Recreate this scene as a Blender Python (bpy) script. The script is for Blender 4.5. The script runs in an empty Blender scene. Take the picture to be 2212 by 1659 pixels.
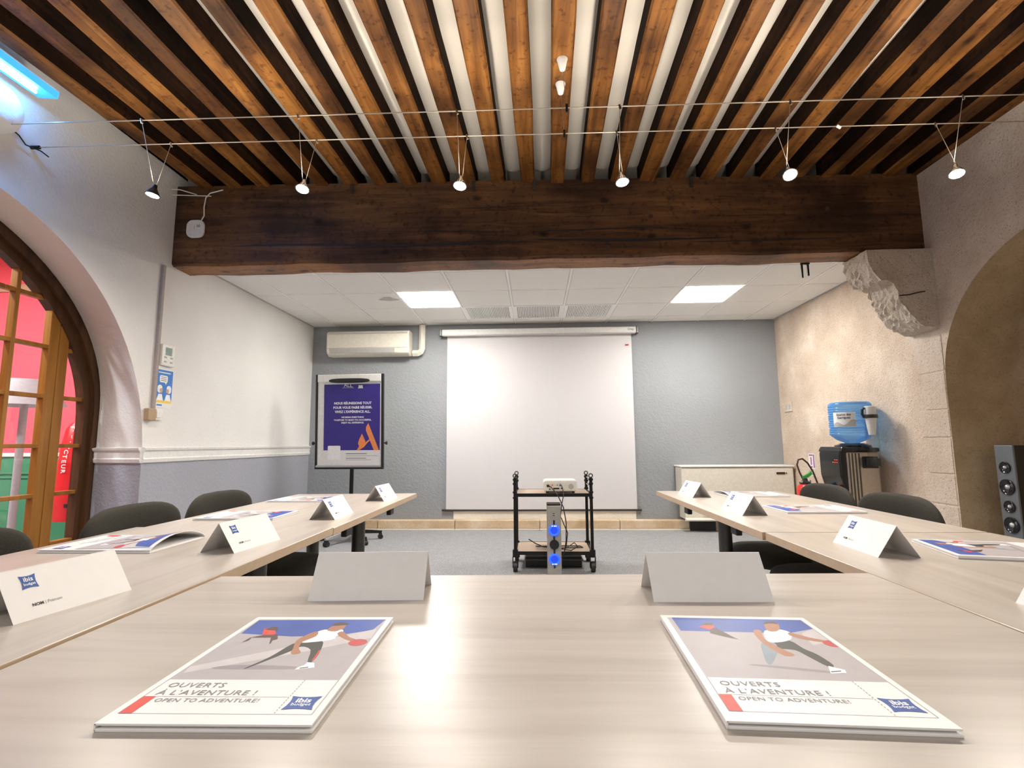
import bpy, bmesh, math, random
from mathutils import Matrix, Vector
R = math.radians
random.seed(7)
S = bpy.context.scene
COL = S.collection
H = 1.045                       # camera height above the floor; heights written as z(rel) are measured from it
def z(rel): return rel + H

# ------------------------------------------------------------------ camera
def setup_camera():
    f, yaw, pitch, roll = 1086.458, 0.0438284, 0.1184868, -0.0069213
    cy, sy = math.cos(yaw), math.sin(yaw)
    w = Vector((-sy * math.cos(pitch), cy * math.cos(pitch), math.sin(pitch)))
    r = Vector((cy, sy, 0)); u = r.cross(w)
    c, s = math.cos(roll), math.sin(roll)
    r2 = r * c + u * s; u2 = -s * r + c * u
    cam = bpy.data.cameras.new('camera'); cam.sensor_width = 36; cam.lens = f / 2212 * 36
    cam.clip_start = 0.02; cam.clip_end = 60
    o = bpy.data.objects.new('camera', cam); COL.objects.link(o)
    o.matrix_world = Matrix(((r2.x, u2.x, -w.x, 0), (r2.y, u2.y, -w.y, 0), (r2.z, u2.z, -w.z, H), (0, 0, 0, 1)))
    S.camera = o
setup_camera()

# ------------------------------------------------------------------ world, exposure, large lights
S.view_settings.view_transform = 'Standard'; S.view_settings.look = 'None'
S.view_settings.gamma = 1; S.view_settings.use_curve_mapping = False
S.view_settings.exposure = 0.58
wd = bpy.data.worlds.new('world'); S.world = wd; wd.use_nodes = True
wd.node_tree.nodes['Background'].inputs[0].default_value = (0.02, 0.02, 0.025, 1)
PANEL = 44.0        # strength of the two ceiling panels
SPOT_W = 40.0       # watts of each cable spot
SPILL_W = 19.0      # light each cable spot leaks upwards through its reflector
REAR_W = 26.0       # unseen fill lights added behind the camera to brighten the front half
HALL_W = 120.0      # ceiling lamp of the red hall
def area_light(name, loc, size, watts, colour, rot=(0, 0, 0), size_y=None):
    l = bpy.data.lights.new(name, 'AREA'); l.energy = watts; l.color = colour; l.size = size
    if size_y: l.shape = 'RECTANGLE'; l.size_y = size_y
    o = bpy.data.objects.new(name, l); COL.objects.link(o); o.location = loc; o.rotation_euler = rot
    return o
for k, (lx, ly) in enumerate(((-1.5, -1.4), (1.5, -1.4))):
    area_light('rear_fill_light', (lx, ly, z(1.9)), 0.9, REAR_W, (1.0, 0.96, 0.92))
area_light('hall_ceiling_lamp', (-5.6, 3.2, z(2.05)), 1.6, HALL_W, (1.0, 0.95, 0.92))
HALL2_W = 22.0      # small cool lamp of the hall that throws the door's pane pattern on the reveal
area_light('hall_side_lamp', (-4.0, 2.4, z(1.92)), 0.10, HALL2_W, (0.85, 0.93, 1.0), (R(35), 0, R(-35)))

# ------------------------------------------------------------------ materials
MATS = {}
def nt(name):
    m = bpy.data.materials.new(name); m.use_nodes = True
    t = m.node_tree; b = t.nodes['Principled BSDF']
    MATS[name] = m
    return m, t, b
def N(t, typ, **kw):
    n = t.nodes.new(typ)
    for k, v in kw.items():
        if k in n.inputs: n.inputs[k].default_value = v
        else: setattr(n, k, v)
    return n
def coords(t, scale=(1, 1, 1), rnd=False):
    tc = N(t, 'ShaderNodeTexCoord'); mp = N(t, 'ShaderNodeMapping')
    mp.inputs['Scale'].default_value = scale
    t.links.new(tc.outputs['Object'], mp.inputs['Vector'])
    if rnd:
        oi = N(t, 'ShaderNodeObjectInfo'); ml = N(t, 'ShaderNodeMath', operation='MULTIPLY'); ml.inputs[1].default_value = 37.0
        t.links.new(oi.outputs['Random'], ml.inputs[0]); t.links.new(ml.outputs[0], mp.inputs['Location'])
    return mp.outputs['Vector']
def ramp(t, fac, stops):
    r = N(t, 'ShaderNodeValToRGB'); e = r.color_ramp.elements
    while len(e) < len(stops): e.new(0.5)
    for el, (p, c) in zip(e, stops): el.position = p; el.color = (*c, 1)
    t.links.new(fac, r.inputs[0]); return r.outputs[0]
def bump(t, b, height, strength, dist=0.01, prev=None):
    bp = N(t, 'ShaderNodeBump'); bp.inputs['Strength'].default_value = strength; bp.inputs['Distance'].default_value = dist
    t.links.new(height, bp.inputs['Height'])
    if prev: t.links.new(prev, bp.inputs['Normal'])
    t.links.new(bp.outputs[0], b.inputs['Normal']); return bp.outputs[0]
def mix(t, fac, a, c, mode='MIX'):
    m = N(t, 'ShaderNodeMix', data_type='RGBA', blend_type=mode)
    if isinstance(fac, (int, float)): m.inputs[0].default_value = fac
    else: t.links.new(fac, m.inputs[0])
    for i, s in ((6, a), (7, c)):
        if isinstance(s, tuple): m.inputs[i].default_value = (*s, 1)
        else: t.links.new(s, m.inputs[i])
    return m.outputs[2]
def plain(name, c, rough=0.5, metal=0.0, var=0.06, scale=40, bmp=0.0, coat=0.0, spec=None):
    m, t, b = nt(name)
    v = coords(t); n = N(t, 'ShaderNodeTexNoise', Scale=scale, Detail=3.0); t.links.new(v, n.inputs['Vector'])
    lo = tuple(x * (1 - var) for x in c); hi = tuple(min(1, x * (1 + var)) for x in c)
    t.links.new(ramp(t, n.outputs['Fac'], ((0.3, lo), (0.7, hi))), b.inputs['Base Color'])
    b.inputs['Roughness'].default_value = rough; b.inputs['Metallic'].default_value = metal
    if coat: b.inputs['Coat Weight'].default_value = coat
    if spec is not None: b.inputs['Specular IOR Level'].default_value = spec
    if bmp: bump(t, b, n.outputs['Fac'], bmp, 0.004)
    return m
def emit(name, c, s):
    m, t, b = nt(name)
    b.inputs['Base Color'].default_value = (*[min(1, x) for x in c], 1)
    b.inputs['Emission Color'].default_value = (*c, 1); b.inputs['Emission Strength'].default_value = s
    return m
def stucco(name, c, strength=0.5, scale=55, var=0.05):
    m, t, b = nt(name); v = coords(t)
    n = N(t, 'ShaderNodeTexNoise', Scale=scale, Detail=4.0, Roughness=0.6); t.links.new(v, n.inputs['Vector'])
    n2 = N(t, 'ShaderNodeTexNoise', Scale=1.3, Detail=3.0); t.links.new(v, n2.inputs['Vector'])
    lo = tuple(x * (1 - var) for x in c); hi = tuple(min(1, x * (1 + var)) for x in c)
    t.links.new(ramp(t, n2.outputs['Fac'], ((0.3, lo), (0.7, hi))), b.inputs['Base Color'])
    rr = ramp(t, n.outputs['Fac'], ((0.35, (0, 0, 0)), (0.72, (1, 1, 1))))
    bump(t, b, rr, strength, 0.012); b.inputs['Roughness'].default_value = 0.85
    return m
stucco('stucco_white', (0.79, 0.77, 0.745), 0.22)
stucco('stucco_blue_grey', (0.36, 0.37, 0.42), 0.3, 45)
stucco('stucco_grey', (0.315, 0.33, 0.345), 0.42, 42)
stucco('plaster_smooth', (0.80, 0.74, 0.65), 0.08, 25)
stucco('plaster_patch', (0.80, 0.76, 0.68), 0.3, 25)
stucco('hall_red', (0.85, 0.10, 0.14), 0.05)
stucco('hall_green', (0.04, 0.26, 0.13), 0.05)
def stone(name, c1, c2, c3, strength=0.5, pits=0.5):
    m, t, b = nt(name); v = coords(t)
    n = N(t, 'ShaderNodeTexNoise', Scale=2.2, Detail=8.0, Roughness=0.62); t.links.new(v, n.inputs['Vector'])
    n2 = N(t, 'ShaderNodeTexNoise', Scale=38.0, Detail=5.0, Roughness=0.7); t.links.new(v, n2.inputs['Vector'])
    n3 = N(t, 'ShaderNodeTexNoise', Scale=90.0, Detail=2.0); t.links.new(v, n3.inputs['Vector'])
    base = ramp(t, n.outputs['Fac'], ((0.32, c1), (0.52, c2), (0.70, c3)))
    pit = ramp(t, n3.outputs['Fac'], ((0.30, (0.45, 0.38, 0.3)), (0.42, (1, 1, 1))))
    col = mix(t, pits, base, mix(t, 1.0, base, pit, 'MULTIPLY'))
    t.links.new(col, b.inputs['Base Color'])
    bump(t, b, n2.outputs['Fac'], strength, 0.02); b.inputs['Roughness'].default_value = 0.9
    return m
stone('limestone', (0.54, 0.42, 0.325), (0.66, 0.535, 0.425), (0.78, 0.67, 0.56), 0.6, 0.65)
stone('ashlar', (0.58, 0.47, 0.37), (0.66, 0.55, 0.45), (0.74, 0.65, 0.56), 0.6, 0.6)
stone('niche_shade_stone', (0.38, 0.27, 0.15), (0.48, 0.36, 0.22), (0.58, 0.45, 0.30), 0.35)  # the wall's limestone, with the recess shade put into a browner colour
stone('corbel_stone', (0.52, 0.42, 0.32), (0.62, 0.52, 0.42), (0.72, 0.64, 0.55), 1.0, 0.8)
stone('plinth_stone', (0.48, 0.32, 0.18), (0.66, 0.50, 0.33), (0.78, 0.66, 0.50), 0.3)
def wood(name, c1, c2, c3, axis='y', rough=0.6, knots=True, strength=0.3, gscale=1.0, rnd=True, coat=0.0, spec=0.5):
    m, t, b = nt(name)
    sc = [16 * gscale] * 3; sc['xyz'.index(axis)] = 1.1 * gscale
    v = coords(t, tuple(sc), rnd)
    n = N(t, 'ShaderNodeTexNoise', Scale=1.0, Detail=6.0, Roughness=0.6, Distortion=0.6); t.links.new(v, n.inputs['Vector'])
    col = ramp(t, n.outputs['Fac'], ((0.28, c1), (0.5, c2), (0.72, c3)))
    v3 = coords(t, (1, 1, 1), rnd)
    n4 = N(t, 'ShaderNodeTexNoise', Scale=1.8, Detail=3.0); t.links.new(v3, n4.inputs['Vector'])
    if knots:
        sk = [5.0] * 3; sk['xyz'.index(axis)] = 3.0
        vk = coords(t, tuple(sk), rnd)
        vo = N(t, 'ShaderNodeTexVoronoi', Scale=1.0); t.links.new(vk, vo.inputs['Vector'])
        kn = ramp(t, vo.outputs['Distance'], ((0.06, (0.12, 0.09, 0.07)), (0.16, (1, 1, 1))))
        col = mix(t, 0.85, col, mix(t, 1.0, col, kn, 'MULTIPLY'))
        patch = ramp(t, n4.outputs['Fac'], ((0.36, (0.30, 0.25, 0.24)), (0.50, (0.85, 0.8, 0.78)), (0.64, (1.25, 1.2, 1.0))))
        col = mix(t, 0.9, col, mix(t, 1.0, col, patch, 'MULTIPLY'))
        ss = [34.0] * 3; ss['xyz'.index(axis)] = 1.6
        ns = N(t, 'ShaderNodeTexNoise', Scale=1.0, Detail=5.0, Roughness=0.7, Distortion=0.8); t.links.new(coords(t, tuple(ss), rnd), ns.inputs['Vector'])
        streak = ramp(t, ns.outputs['Fac'], ((0.30, (0.22, 0.16, 0.13)), (0.42, (1, 1, 1)), (0.6, (1, 1, 1)), (0.74, (1.35, 1.3, 1.2))))
        col = mix(t, 0.85, col, mix(t, 1.0, col, streak, 'MULTIPLY'))
        nb = N(t, 'ShaderNodeTexNoise', Scale=26.0, Detail=3.0, Roughness=0.6); t.links.new(v3, nb.inputs['Vector'])
        spot = ramp(t, nb.outputs['Fac'], ((0.33, (0.35, 0.27, 0.22)), (0.44, (1, 1, 1))))
        col = mix(t, 0.7, col, mix(t, 1.0, col, spot, 'MULTIPLY'))
    t.links.new(col, b.inputs['Base Color'])
    b.inputs['Roughness'].default_value = rough; b.inputs['Specular IOR Level'].default_value = spec
    if coat: b.inputs['Coat Weight'].default_value = coat; b.inputs['Coat Roughness'].default_value = 0.25
    if strength: bump(t, b, n.outputs['Fac'], strength, 0.01)
    return m
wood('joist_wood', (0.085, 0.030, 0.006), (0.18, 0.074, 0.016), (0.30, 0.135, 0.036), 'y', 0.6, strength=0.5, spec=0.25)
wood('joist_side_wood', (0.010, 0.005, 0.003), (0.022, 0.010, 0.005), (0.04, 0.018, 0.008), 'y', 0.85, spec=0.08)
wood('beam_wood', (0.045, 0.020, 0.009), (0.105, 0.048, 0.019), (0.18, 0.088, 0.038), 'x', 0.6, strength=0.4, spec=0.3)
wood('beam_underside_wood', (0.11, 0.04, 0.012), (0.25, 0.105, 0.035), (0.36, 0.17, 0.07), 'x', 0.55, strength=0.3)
wood('door_wood', (0.22, 0.085, 0.012), (0.33, 0.14, 0.02), (0.42, 0.19, 0.035), 'z', 0.4, knots=False, strength=0.1)
wood('door_frame_wood', (0.035, 0.015, 0.006), (0.07, 0.03, 0.01), (0.12, 0.05, 0.018), 'z', 0.5, knots=False, strength=0.1)
for ax in 'xy':
    wood('laminate_' + ax, (0.37, 0.325, 0.28), (0.445, 0.395, 0.345), (0.50, 0.45, 0.40), ax, 0.30, knots=False, strength=0.0, gscale=1.3)
plain('laminate_edge', (0.50, 0.38, 0.26), 0.4)
plain('shelf_wood', (0.45, 0.34, 0.25), 0.5)
def carpet():
    m, t, b = nt('floor_grey'); v = coords(t)
    n = N(t, 'ShaderNodeTexNoise', Scale=90.0, Detail=4.0, Roughness=0.75); t.links.new(v, n.inputs['Vector'])
    n2 = N(t, 'ShaderNodeTexNoise', Scale=14.0, Detail=3.0); t.links.new(v, n2.inputs['Vector'])
    a = ramp(t, n.outputs['Fac'], ((0.38, (0.08, 0.08, 0.085)), (0.62, (0.46, 0.46, 0.475))))
    c = ramp(t, n2.outputs['Fac'], ((0.3, (0.25, 0.25, 0.255)), (0.7, (0.35, 0.35, 0.36))))
    t.links.new(mix(t, 0.4, a, c), b.inputs['Base Color']); b.inputs['Roughness'].default_value = 0.75
carpet()
plain('tile_white', (0.88, 0.865, 0.83), 0.8, var=0.03, scale=120, bmp=0.15)
plain('tbar_white', (0.95, 0.945, 0.93), 0.5)
plain('joint_dark', (0.18, 0.17, 0.16), 0.8)
plain('white_plastic', (0.80, 0.79, 0.75), 0.35)
plain('cream_plastic', (0.76, 0.72, 0.62), 0.35)
plain('grey_plastic', (0.45, 0.44, 0.42), 0.4)
plain('white_paint', (0.80, 0.79, 0.77), 0.45)
plain('paper', (0.80, 0.795, 0.785), 0.6, var=0.015)
plain('folder_card', (0.76, 0.755, 0.75), 0.4, var=0.01)
plain('screen_cloth', (0.69, 0.67, 0.68), 0.9, var=0.01)
plain('black_plastic', (0.012, 0.012, 0.013), 0.45)
plain('black_gloss', (0.008, 0.008, 0.01), 0.15)
plain('black_metal', (0.018, 0.018, 0.018), 0.4, 0.6)
plain('dark_steel', (0.10, 0.105, 0.10), 0.35, 0.85)
plain('chrome', (0.75, 0.75, 0.74), 0.15, 1.0)
plain('steel_wire', (0.55, 0.50, 0.42), 0.35, 0.9)
plain('aluminium', (0.55, 0.56, 0.58), 0.35, 0.8)
plain('tower_silver', (0.36, 0.35, 0.31), 0.4, 0.5)
plain('speaker_silver', (0.15, 0.165, 0.18), 0.4, 0.4)
plain('brushed_steel', (0.50, 0.45, 0.38), 0.32, 0.75)
plain('chair_fabric', (0.030, 0.028, 0.021), 0.95, var=0.3, scale=300, bmp=0.3)
plain('red_paint', (0.75, 0.03, 0.015), 0.3)
plain('red_cloth', (0.70, 0.012, 0.02), 0.35, bmp=0.2, scale=9)
plain('red_plastic', (0.72, 0.05, 0.03), 0.3)
plain('green_plastic', (0.05, 0.35, 0.07), 0.4)
plain('pipe_brown', (0.36, 0.30, 0.27), 0.6)
plain('box_tan', (0.42, 0.30, 0.18), 0.6)
plain('lcd_green', (0.25, 0.34, 0.30), 0.25)
plain('shade_grey', (0.42, 0.41, 0.43), 0.8)
plain('hall_white', (0.85, 0.80, 0.76), 0.4)
plain('ink_navy', (0.050, 0.036, 0.25), 0.5, spec=0.3, var=0.05, scale=6)
plain('ink_orange', (0.90, 0.30, 0.10), 0.5, spec=0.3)
plain('ink_white', (0.88, 0.88, 0.88), 0.5, spec=0.3)
plain('ink_grey', (0.22, 0.22, 0.23), 0.5, spec=0.3)
plain('ink_black', (0.02, 0.02, 0.025), 0.5, spec=0.3)
plain('ink_blue', (0.003, 0.065, 0.33), 0.35, spec=0.3)
plain('ink_sky', (0.025, 0.075, 0.36), 0.42, spec=0.3, var=0.2, scale=9)
plain('ink_sand', (0.41, 0.375, 0.39), 0.42, spec=0.3, var=0.03)
plain('ink_light_sand', (0.54, 0.51, 0.52), 0.42, spec=0.3)
plain('ink_shadow', (0.28, 0.25, 0.265), 0.42, spec=0.3)
plain('ink_skin', (0.38, 0.165, 0.085), 0.42, spec=0.3)
plain('ink_skin_pale', (0.62, 0.38, 0.27), 0.3, spec=0.3)
plain('ink_trousers', (0.028, 0.03, 0.024), 0.42, spec=0.3)
plain('ink_denim', (0.22, 0.28, 0.33), 0.42, spec=0.3)
plain('ink_red', (0.66, 0.04, 0.02), 0.42, spec=0.3)
plain('ink_ball', (0.50, 0.04, 0.05), 0.42, spec=0.3)
plain('ink_brown', (0.07, 0.03, 0.025), 0.42, spec=0.3)
plain('ink_poster_blue', (0.07, 0.22, 0.60), 0.5, spec=0.3)
plain('ink_yellow', (0.85, 0.62, 0.12), 0.5, spec=0.3)
plain('ink_purple', (0.30, 0.06, 0.26), 0.5, spec=0.3)
emit('panel_glow', (1.0, 0.965, 0.90), PANEL)
emit('spot_glow', (1.0, 0.95, 0.85), 60)
emit('blue_tube', (0.13, 0.52, 1.0), 130)
emit('blue_diffuser', (0.03, 0.22, 1.0), 1.3)
emit('blue_led', (0.01, 0.06, 1.0), 1.6)
emit('blue_led_dim', (0.008, 0.04, 0.8), 0.7)
emit('led_white', (0.75, 0.85, 1.0), 2.5)
emit('red_led', (1.0, 0.06, 0.02), 1.0)
def glass(name, tint, refl=1.0):
    m, t, b = nt(name); t.nodes.remove(b)
    out = t.nodes['Material Output']
    tr = N(t, 'ShaderNodeBsdfTransparent'); tr.inputs[0].default_value = (*tint, 1)
    gl = N(t, 'ShaderNodeBsdfGlossy'); gl.inputs['Roughness'].default_value = 0.02
    fr = N(t, 'ShaderNodeLayerWeight'); fr.inputs['Blend'].default_value = 0.5
    pw = N(t, 'ShaderNodeMath', operation='POWER'); pw.inputs[1].default_value = 5.0
    mm = N(t, 'ShaderNodeMath', operation='MULTIPLY_ADD'); mm.inputs[1].default_value = 0.7; mm.inputs[2].default_value = 0.045 * refl
    mx = N(t, 'ShaderNodeMixShader')
    t.links.new(fr.outputs['Facing'], pw.inputs[0]); t.links.new(pw.outputs[0], mm.inputs[0]); t.links.new(mm.outputs[0], mx.inputs[0])
    t.links.new(tr.outputs[0], mx.inputs[1]); t.links.new(gl.outputs[0], mx.inputs[2]); t.links.new(mx.outputs[0], out.inputs[0])
glass('door_glass', (0.97, 0.98, 0.97), 2.2)
glass('clear_tube', (0.90, 0.90, 0.89))
def bottle_mat():
    m, t, b = nt('bottle_blue')
    out = t.nodes['Material Output']
    b.inputs['Base Color'].default_value = (0.09, 0.36, 0.85, 1); b.inputs['Roughness'].default_value = 0.08
    tr = N(t, 'ShaderNodeBsdfTransparent'); tr.inputs[0].default_value = (0.52, 0.77, 1.0, 1)
    mx = N(t, 'ShaderNodeMixShader'); lw = N(t, 'ShaderNodeLayerWeight'); lw.inputs['Blend'].default_value = 0.35
    mr = N(t, 'ShaderNodeMapRange'); mr.inputs['To Min'].default_value = 0.16; mr.inputs['To Max'].default_value = 0.85
    t.links.new(lw.outputs['Facing'], mr.inputs['Value']); t.links.new(mr.outputs[0], mx.inputs[0])
    t.links.new(tr.outputs[0], mx.inputs[1]); t.links.new(b.outputs[0], mx.inputs[2]); t.links.new(mx.outputs[0], out.inputs[0])
bottle_mat()

# ------------------------------------------------------------------ mesh helpers
class MB:
    def __init__(s): s.v = []; s.f = []; s.m = []; s.M = Matrix(); s.cur = 0
    def mat(s, i): s.cur = i; return s
    def xf(s, M): s.M = M; return s
    def add(s, vs, fs):
        n = len(s.v); s.v += [tuple(s.M @ Vector(p)) for p in vs]
        s.f += [tuple(i + n for i in f) for f in fs]; s.m += [s.cur] * len(fs); return s
    def box(s, x0, x1, y0, y1, z0, z1):
        v = [(x, y, zz) for zz in (z0, z1) for y in (y0, y1) for x in (x0, x1)]
        return s.add(v, [(0, 2, 3, 1), (4, 5, 7, 6), (0, 1, 5, 4), (2, 6, 7, 3), (0, 4, 6, 2), (1, 3, 7, 5)])
    def hexa(s, b4, t4):
        v = list(b4) + list(t4)
        return s.add(v, [(3, 2, 1, 0), (4, 5, 6, 7)] + [(i, (i + 1) % 4, (i + 1) % 4 + 4, i + 4) for i in range(4)])
    def poly(s, pts): return s.add(pts, [tuple(range(len(pts)))])
    def prism(s, pts, d):                 # closed polygon swept along vector d
        n = len(pts); d = Vector(d); top = [tuple(Vector(p) + d) for p in pts]
        return s.add(list(pts) + top, [tuple(range(n))[::-1], tuple(range(n, 2 * n))] + [(i, (i + 1) % n, (i + 1) % n + n, i + n) for i in range(n)])
    def tube(s, path, r, n=8, cap=True, closed=False):
        P = [Vector(p) for p in path]; rs = r if isinstance(r, (list, tuple)) else [r] * len(P)
        vs = []; up = None
        for i, p in enumerate(P):
            if closed: d = P[(i + 1) % len(P)] - P[i - 1]
            else: d = (P[min(i + 1, len(P) - 1)] - P[max(i - 1, 0)])
            d = d.normalized() if d.length > 1e-9 else Vector((0, 0, 1))
            if up is None: up = Vector((0, 0, 1)) if abs(d.z) < 0.9 else Vector((1, 0, 0))
            a = d.cross(up)
            if a.length < 1e-4: a = d.orthogonal()
            a.normalize(); b = a.cross(d).normalized(); up = b
            vs += [tuple(p + (a * math.cos(2 * math.pi * k / n) + b * math.sin(2 * math.pi * k / n)) * rs[i]) for k in range(n)]
        fs = []; m = len(P)
        for i in range(m if closed else m - 1):
            j = (i + 1) % m
            for k in range(n): fs.append((i * n + k, i * n + (k + 1) % n, j * n + (k + 1) % n, j * n + k))
        if cap and not closed: fs += [tuple(range(n))[::-1], tuple(range((m - 1) * n, m * n))]
        return s.add(vs, fs)
    def lathe(s, prof, n=20, axis='z', c=(0, 0, 0), cap=True):
        c = Vector(c); vs = []
        for r, h in prof:
            for k in range(n):
                a = 2 * math.pi * k / n; p, q = r * math.cos(a), r * math.sin(a)
                vs.append(tuple(c + Vector({'z': (p, q, h), 'x': (h, p, q), 'y': (q, h, p)}[axis])))
        fs = []
        for i in range(len(prof) - 1):
            for k in range(n): fs.append((i * n + k, i * n + (k + 1) % n, (i + 1) * n + (k + 1) % n, (i + 1) * n + k))
        if cap: fs += [tuple(range(n))[::-1], tuple(range((len(prof) - 1) * n, len(prof) * n))]
        return s.add(vs, fs)
    def pillow(s, w, h, t, e=3.0, bend=0.0, n=36):   # rounded pad in XZ, thickness along Y, bent round Z
        rings = (0.0, 0.5, 0.8, 0.93, 0.985, 1.0); V = []; F = []
        for side in (1, -1):
            for r in rings:
                for k in range(n):
                    a = 2 * math.pi * k / n; ca, sa = math.cos(a), math.sin(a)
                    x = math.copysign(abs(ca) ** (2 / e), ca) * r * w / 2; zz = math.copysign(abs(sa) ** (2 / e), sa) * r * h / 2
                    V.append((x, side * t / 2 * math.sqrt(max(0, 1 - r ** 7)) + bend * (x / (w / 2)) ** 2, zz))
        R_ = len(rings)
        for sd in (0, 1):
            for i in range(R_ - 1):
                for k in range(n):
                    q = [(sd * R_ + i) * n + k, (sd * R_ + i) * n + (k + 1) % n, (sd * R_ + i + 1) * n + (k + 1) % n, (sd * R_ + i + 1) * n + k]
                    F.append(tuple(q if sd else q[::-1]))
        return s.add(V, F)
    def text(s, body, size, M, align='CENTER', bold=0.0, shear=0.0, space=1.0):
        cu = bpy.data.curves.new('t', 'FONT'); cu.body = body; cu.size = size; cu.align_x = align; cu.offset = bold; cu.shear = shear; cu.space_character = space
        cu.resolution_u = 2
        ob = bpy.data.objects.new('t', cu); me = bpy.data.meshes.new_from_object(ob)
        old = s.M; s.M = old @ M
        s.add([tuple(v.co) for v in me.vertices], [tuple(p.vertices) for p in me.polygons])
        s.M = old; bpy.data.objects.remove(ob); bpy.data.curves.remove(cu); bpy.data.meshes.remove(me)
        return s
    def build(s, name, mats, parent=None, smooth=None, bevel=0, bseg=2, clean=False):
        me = bpy.data.meshes.new(name); me.from_pydata(s.v, [], s.f)
        for q in ([mats] if isinstance(mats, str) else mats): me.materials.append(MATS[q])
        me.polygons.foreach_set('material_index', s.m)
        if clean:
            bm = bmesh.new(); bm.from_mesh(me); bmesh.ops.remove_doubles(bm, verts=bm.verts, dist=1e-5)
            bmesh.ops.recalc_face_normals(bm, faces=bm.faces); bm.to_mesh(me); bm.free()
        me.update()
        if smooth:
            me.polygons.foreach_set('use_smooth', [True] * len(me.polygons)); me.set_sharp_from_angle(angle=R(smooth))
        o = bpy.data.objects.new(name, me); COL.objects.link(o); o.parent = parent
        if bevel:
            b = o.modifiers.new('bevel', 'BEVEL'); b.width = bevel; b.segments = bseg; b.limit_method = 'ANGLE'; b.angle_limit = R(40)
        return o
def tag(o, label=None, cat=None, group=None, kind=None):
    for k, v in (('label', label), ('category', cat), ('group', group), ('kind', kind)):
        if v: o[k] = v
    return o
def thing(name, label, cat, loc=(0, 0, 0), rz=0.0, group=None):
    o = bpy.data.objects.new(name, None); COL.objects.link(o); o.location = loc; o.rotation_euler = (0, 0, rz); o.empty_display_size = 0.1
    return tag(o, label, cat, group)
def dup(root, loc, rz=0.0, label=None):
    def cp(o, parent):
        c = o.copy(); COL.objects.link(c); c.parent = parent
        for ch in list(o.children): cp(ch, c)
        return c
    r = cp(root, None); r.location = loc; r.rotation_euler = (0, 0, rz)
    if label: r['label'] = label
    return r
def structure(o, label=None): return tag(o, label, kind='structure')
T = Matrix.Translation
def frame(o, x, y):                         # matrix with columns x, y, x cross y and origin o
    x = Vector(x).normalized(); y = Vector(y).normalized(); n = x.cross(y)
    return Matrix(((x.x, y.x, n.x, o[0]), (x.y, y.y, n.y, o[1]), (x.z, y.z, n.z, o[2]), (0, 0, 0, 1)))
def rrect(w, h, r, n=4, cx=0, cy=0):
    out = []
    for qx, qy, a0 in ((1, 1, 0), (-1, 1, 90), (-1, -1, 180), (1, -1, 270)):
        for k in range(n + 1):
            a = R(a0 + 90 * k / n); out.append((cx + qx * (w / 2 - r) + r * math.cos(a), cy + qy * (h / 2 - r) + r * math.sin(a)))
    return out

# ------------------------------------------------------------------ room shell
XL, XR, YB, YF = -2.92, 3.08, 6.44, -2.8
ZC, ZJ, ZP = z(1.555), z(2.11), z(2.235)    # tile ceiling, joist undersides, plaster between joists
XH = -3.35                                   # inner plane of the left arch
structure(MB().box(-7.6, 3.7, YF - 0.1, YB + 0.1, -0.1, 0).build('floor', 'floor_grey'), 'light grey speckled floor of the meeting room')
structure(MB().box(XL - 0.3, XR + 0.5, YF - 0.1, YB + 0.1, z(2.27), z(2.37)).build('ceiling', 'plaster_smooth'), 'old beamed ceiling above the front half of the room')
CEIL = bpy.data.objects['ceiling']

def arch_z(y, A):                            # height of the arch soffit above y (A: centre, half width, rise, spring)
    c, a, b, s = A; d = (y - c) / a
    return s + b * math.sqrt(max(0, 1 - d * d))
def arch_ys(A, n=40):
    c, a, b, s = A
    return [c - a * math.cos(math.pi * k / n) for k in range(n + 1)]
def arch_wall(mb, x, y0, y1, ztop, A, zsplit, up, lo):
    ys = arch_ys(A); c, a = A[0], A[1]
    for p, q in ((y0, c - a), (c + a, y1)):
        if zsplit: mb.mat(lo).poly([(x, p, 0), (x, q, 0), (x, q, zsplit), (x, p, zsplit)])
        mb.mat(up).poly([(x, p, zsplit or 0), (x, q, zsplit or 0), (x, q, ztop), (x, p, ztop)])
    mb.mat(up)
    for p, q in zip(ys[:-1], ys[1:]):
        mb.poly([(x, p, arch_z(p, A)), (x, q, arch_z(q, A)), (x, q, ztop), (x, p, ztop)])
    return mb
AL = (2.2, 1.45, 1.55, z(-0.10)); AI = (2.2, 1.53, 1.25, z(0.30)); AR = (2.9, 0.975, 0.90, z(0.45))
ZS = z(-0.065)
mb = arch_wall(MB(), XL, YF, YB, z(2.3), AL, ZS, 0, 1)
# splayed reveal between the arch in the wall and the arched door frame
yo, yi = arch_ys(AL), arch_ys(AI)
for i in range(40):
    mb.mat(0).add([(XL, yo[i], arch_z(yo[i], AL)), (XL, yo[i + 1], arch_z(yo[i + 1], AL)), (XH, yi[i + 1], arch_z(yi[i + 1], AI)), (XH, yi[i], arch_z(yi[i], AI))], [(0, 1, 2, 3)])
for k in (0, 40):
    for za, zb, za2, zb2, mi in ((0, ZS, 0, ZS, 1), (ZS, AL[3], ZS, AI[3], 0)):
        mb.mat(mi).add([(XL, yo[k], za), (XL, yo[k], zb), (XH, yi[k], zb2), (XH, yi[k], za2)], [(0, 1, 2, 3)])
wl = structure(mb.build('wall_left', ['stucco_white', 'stucco_blue_grey']), 'rough white plaster wall with a blue-grey lower part and an arched doorway')
mb = MB()
mb.M = Matrix()
mb = arch_wall(mb, XR, YF, YB, z(2.3), AR, None, 0, 0)
XN = 3.55
ya = arch_ys(AR)
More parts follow.
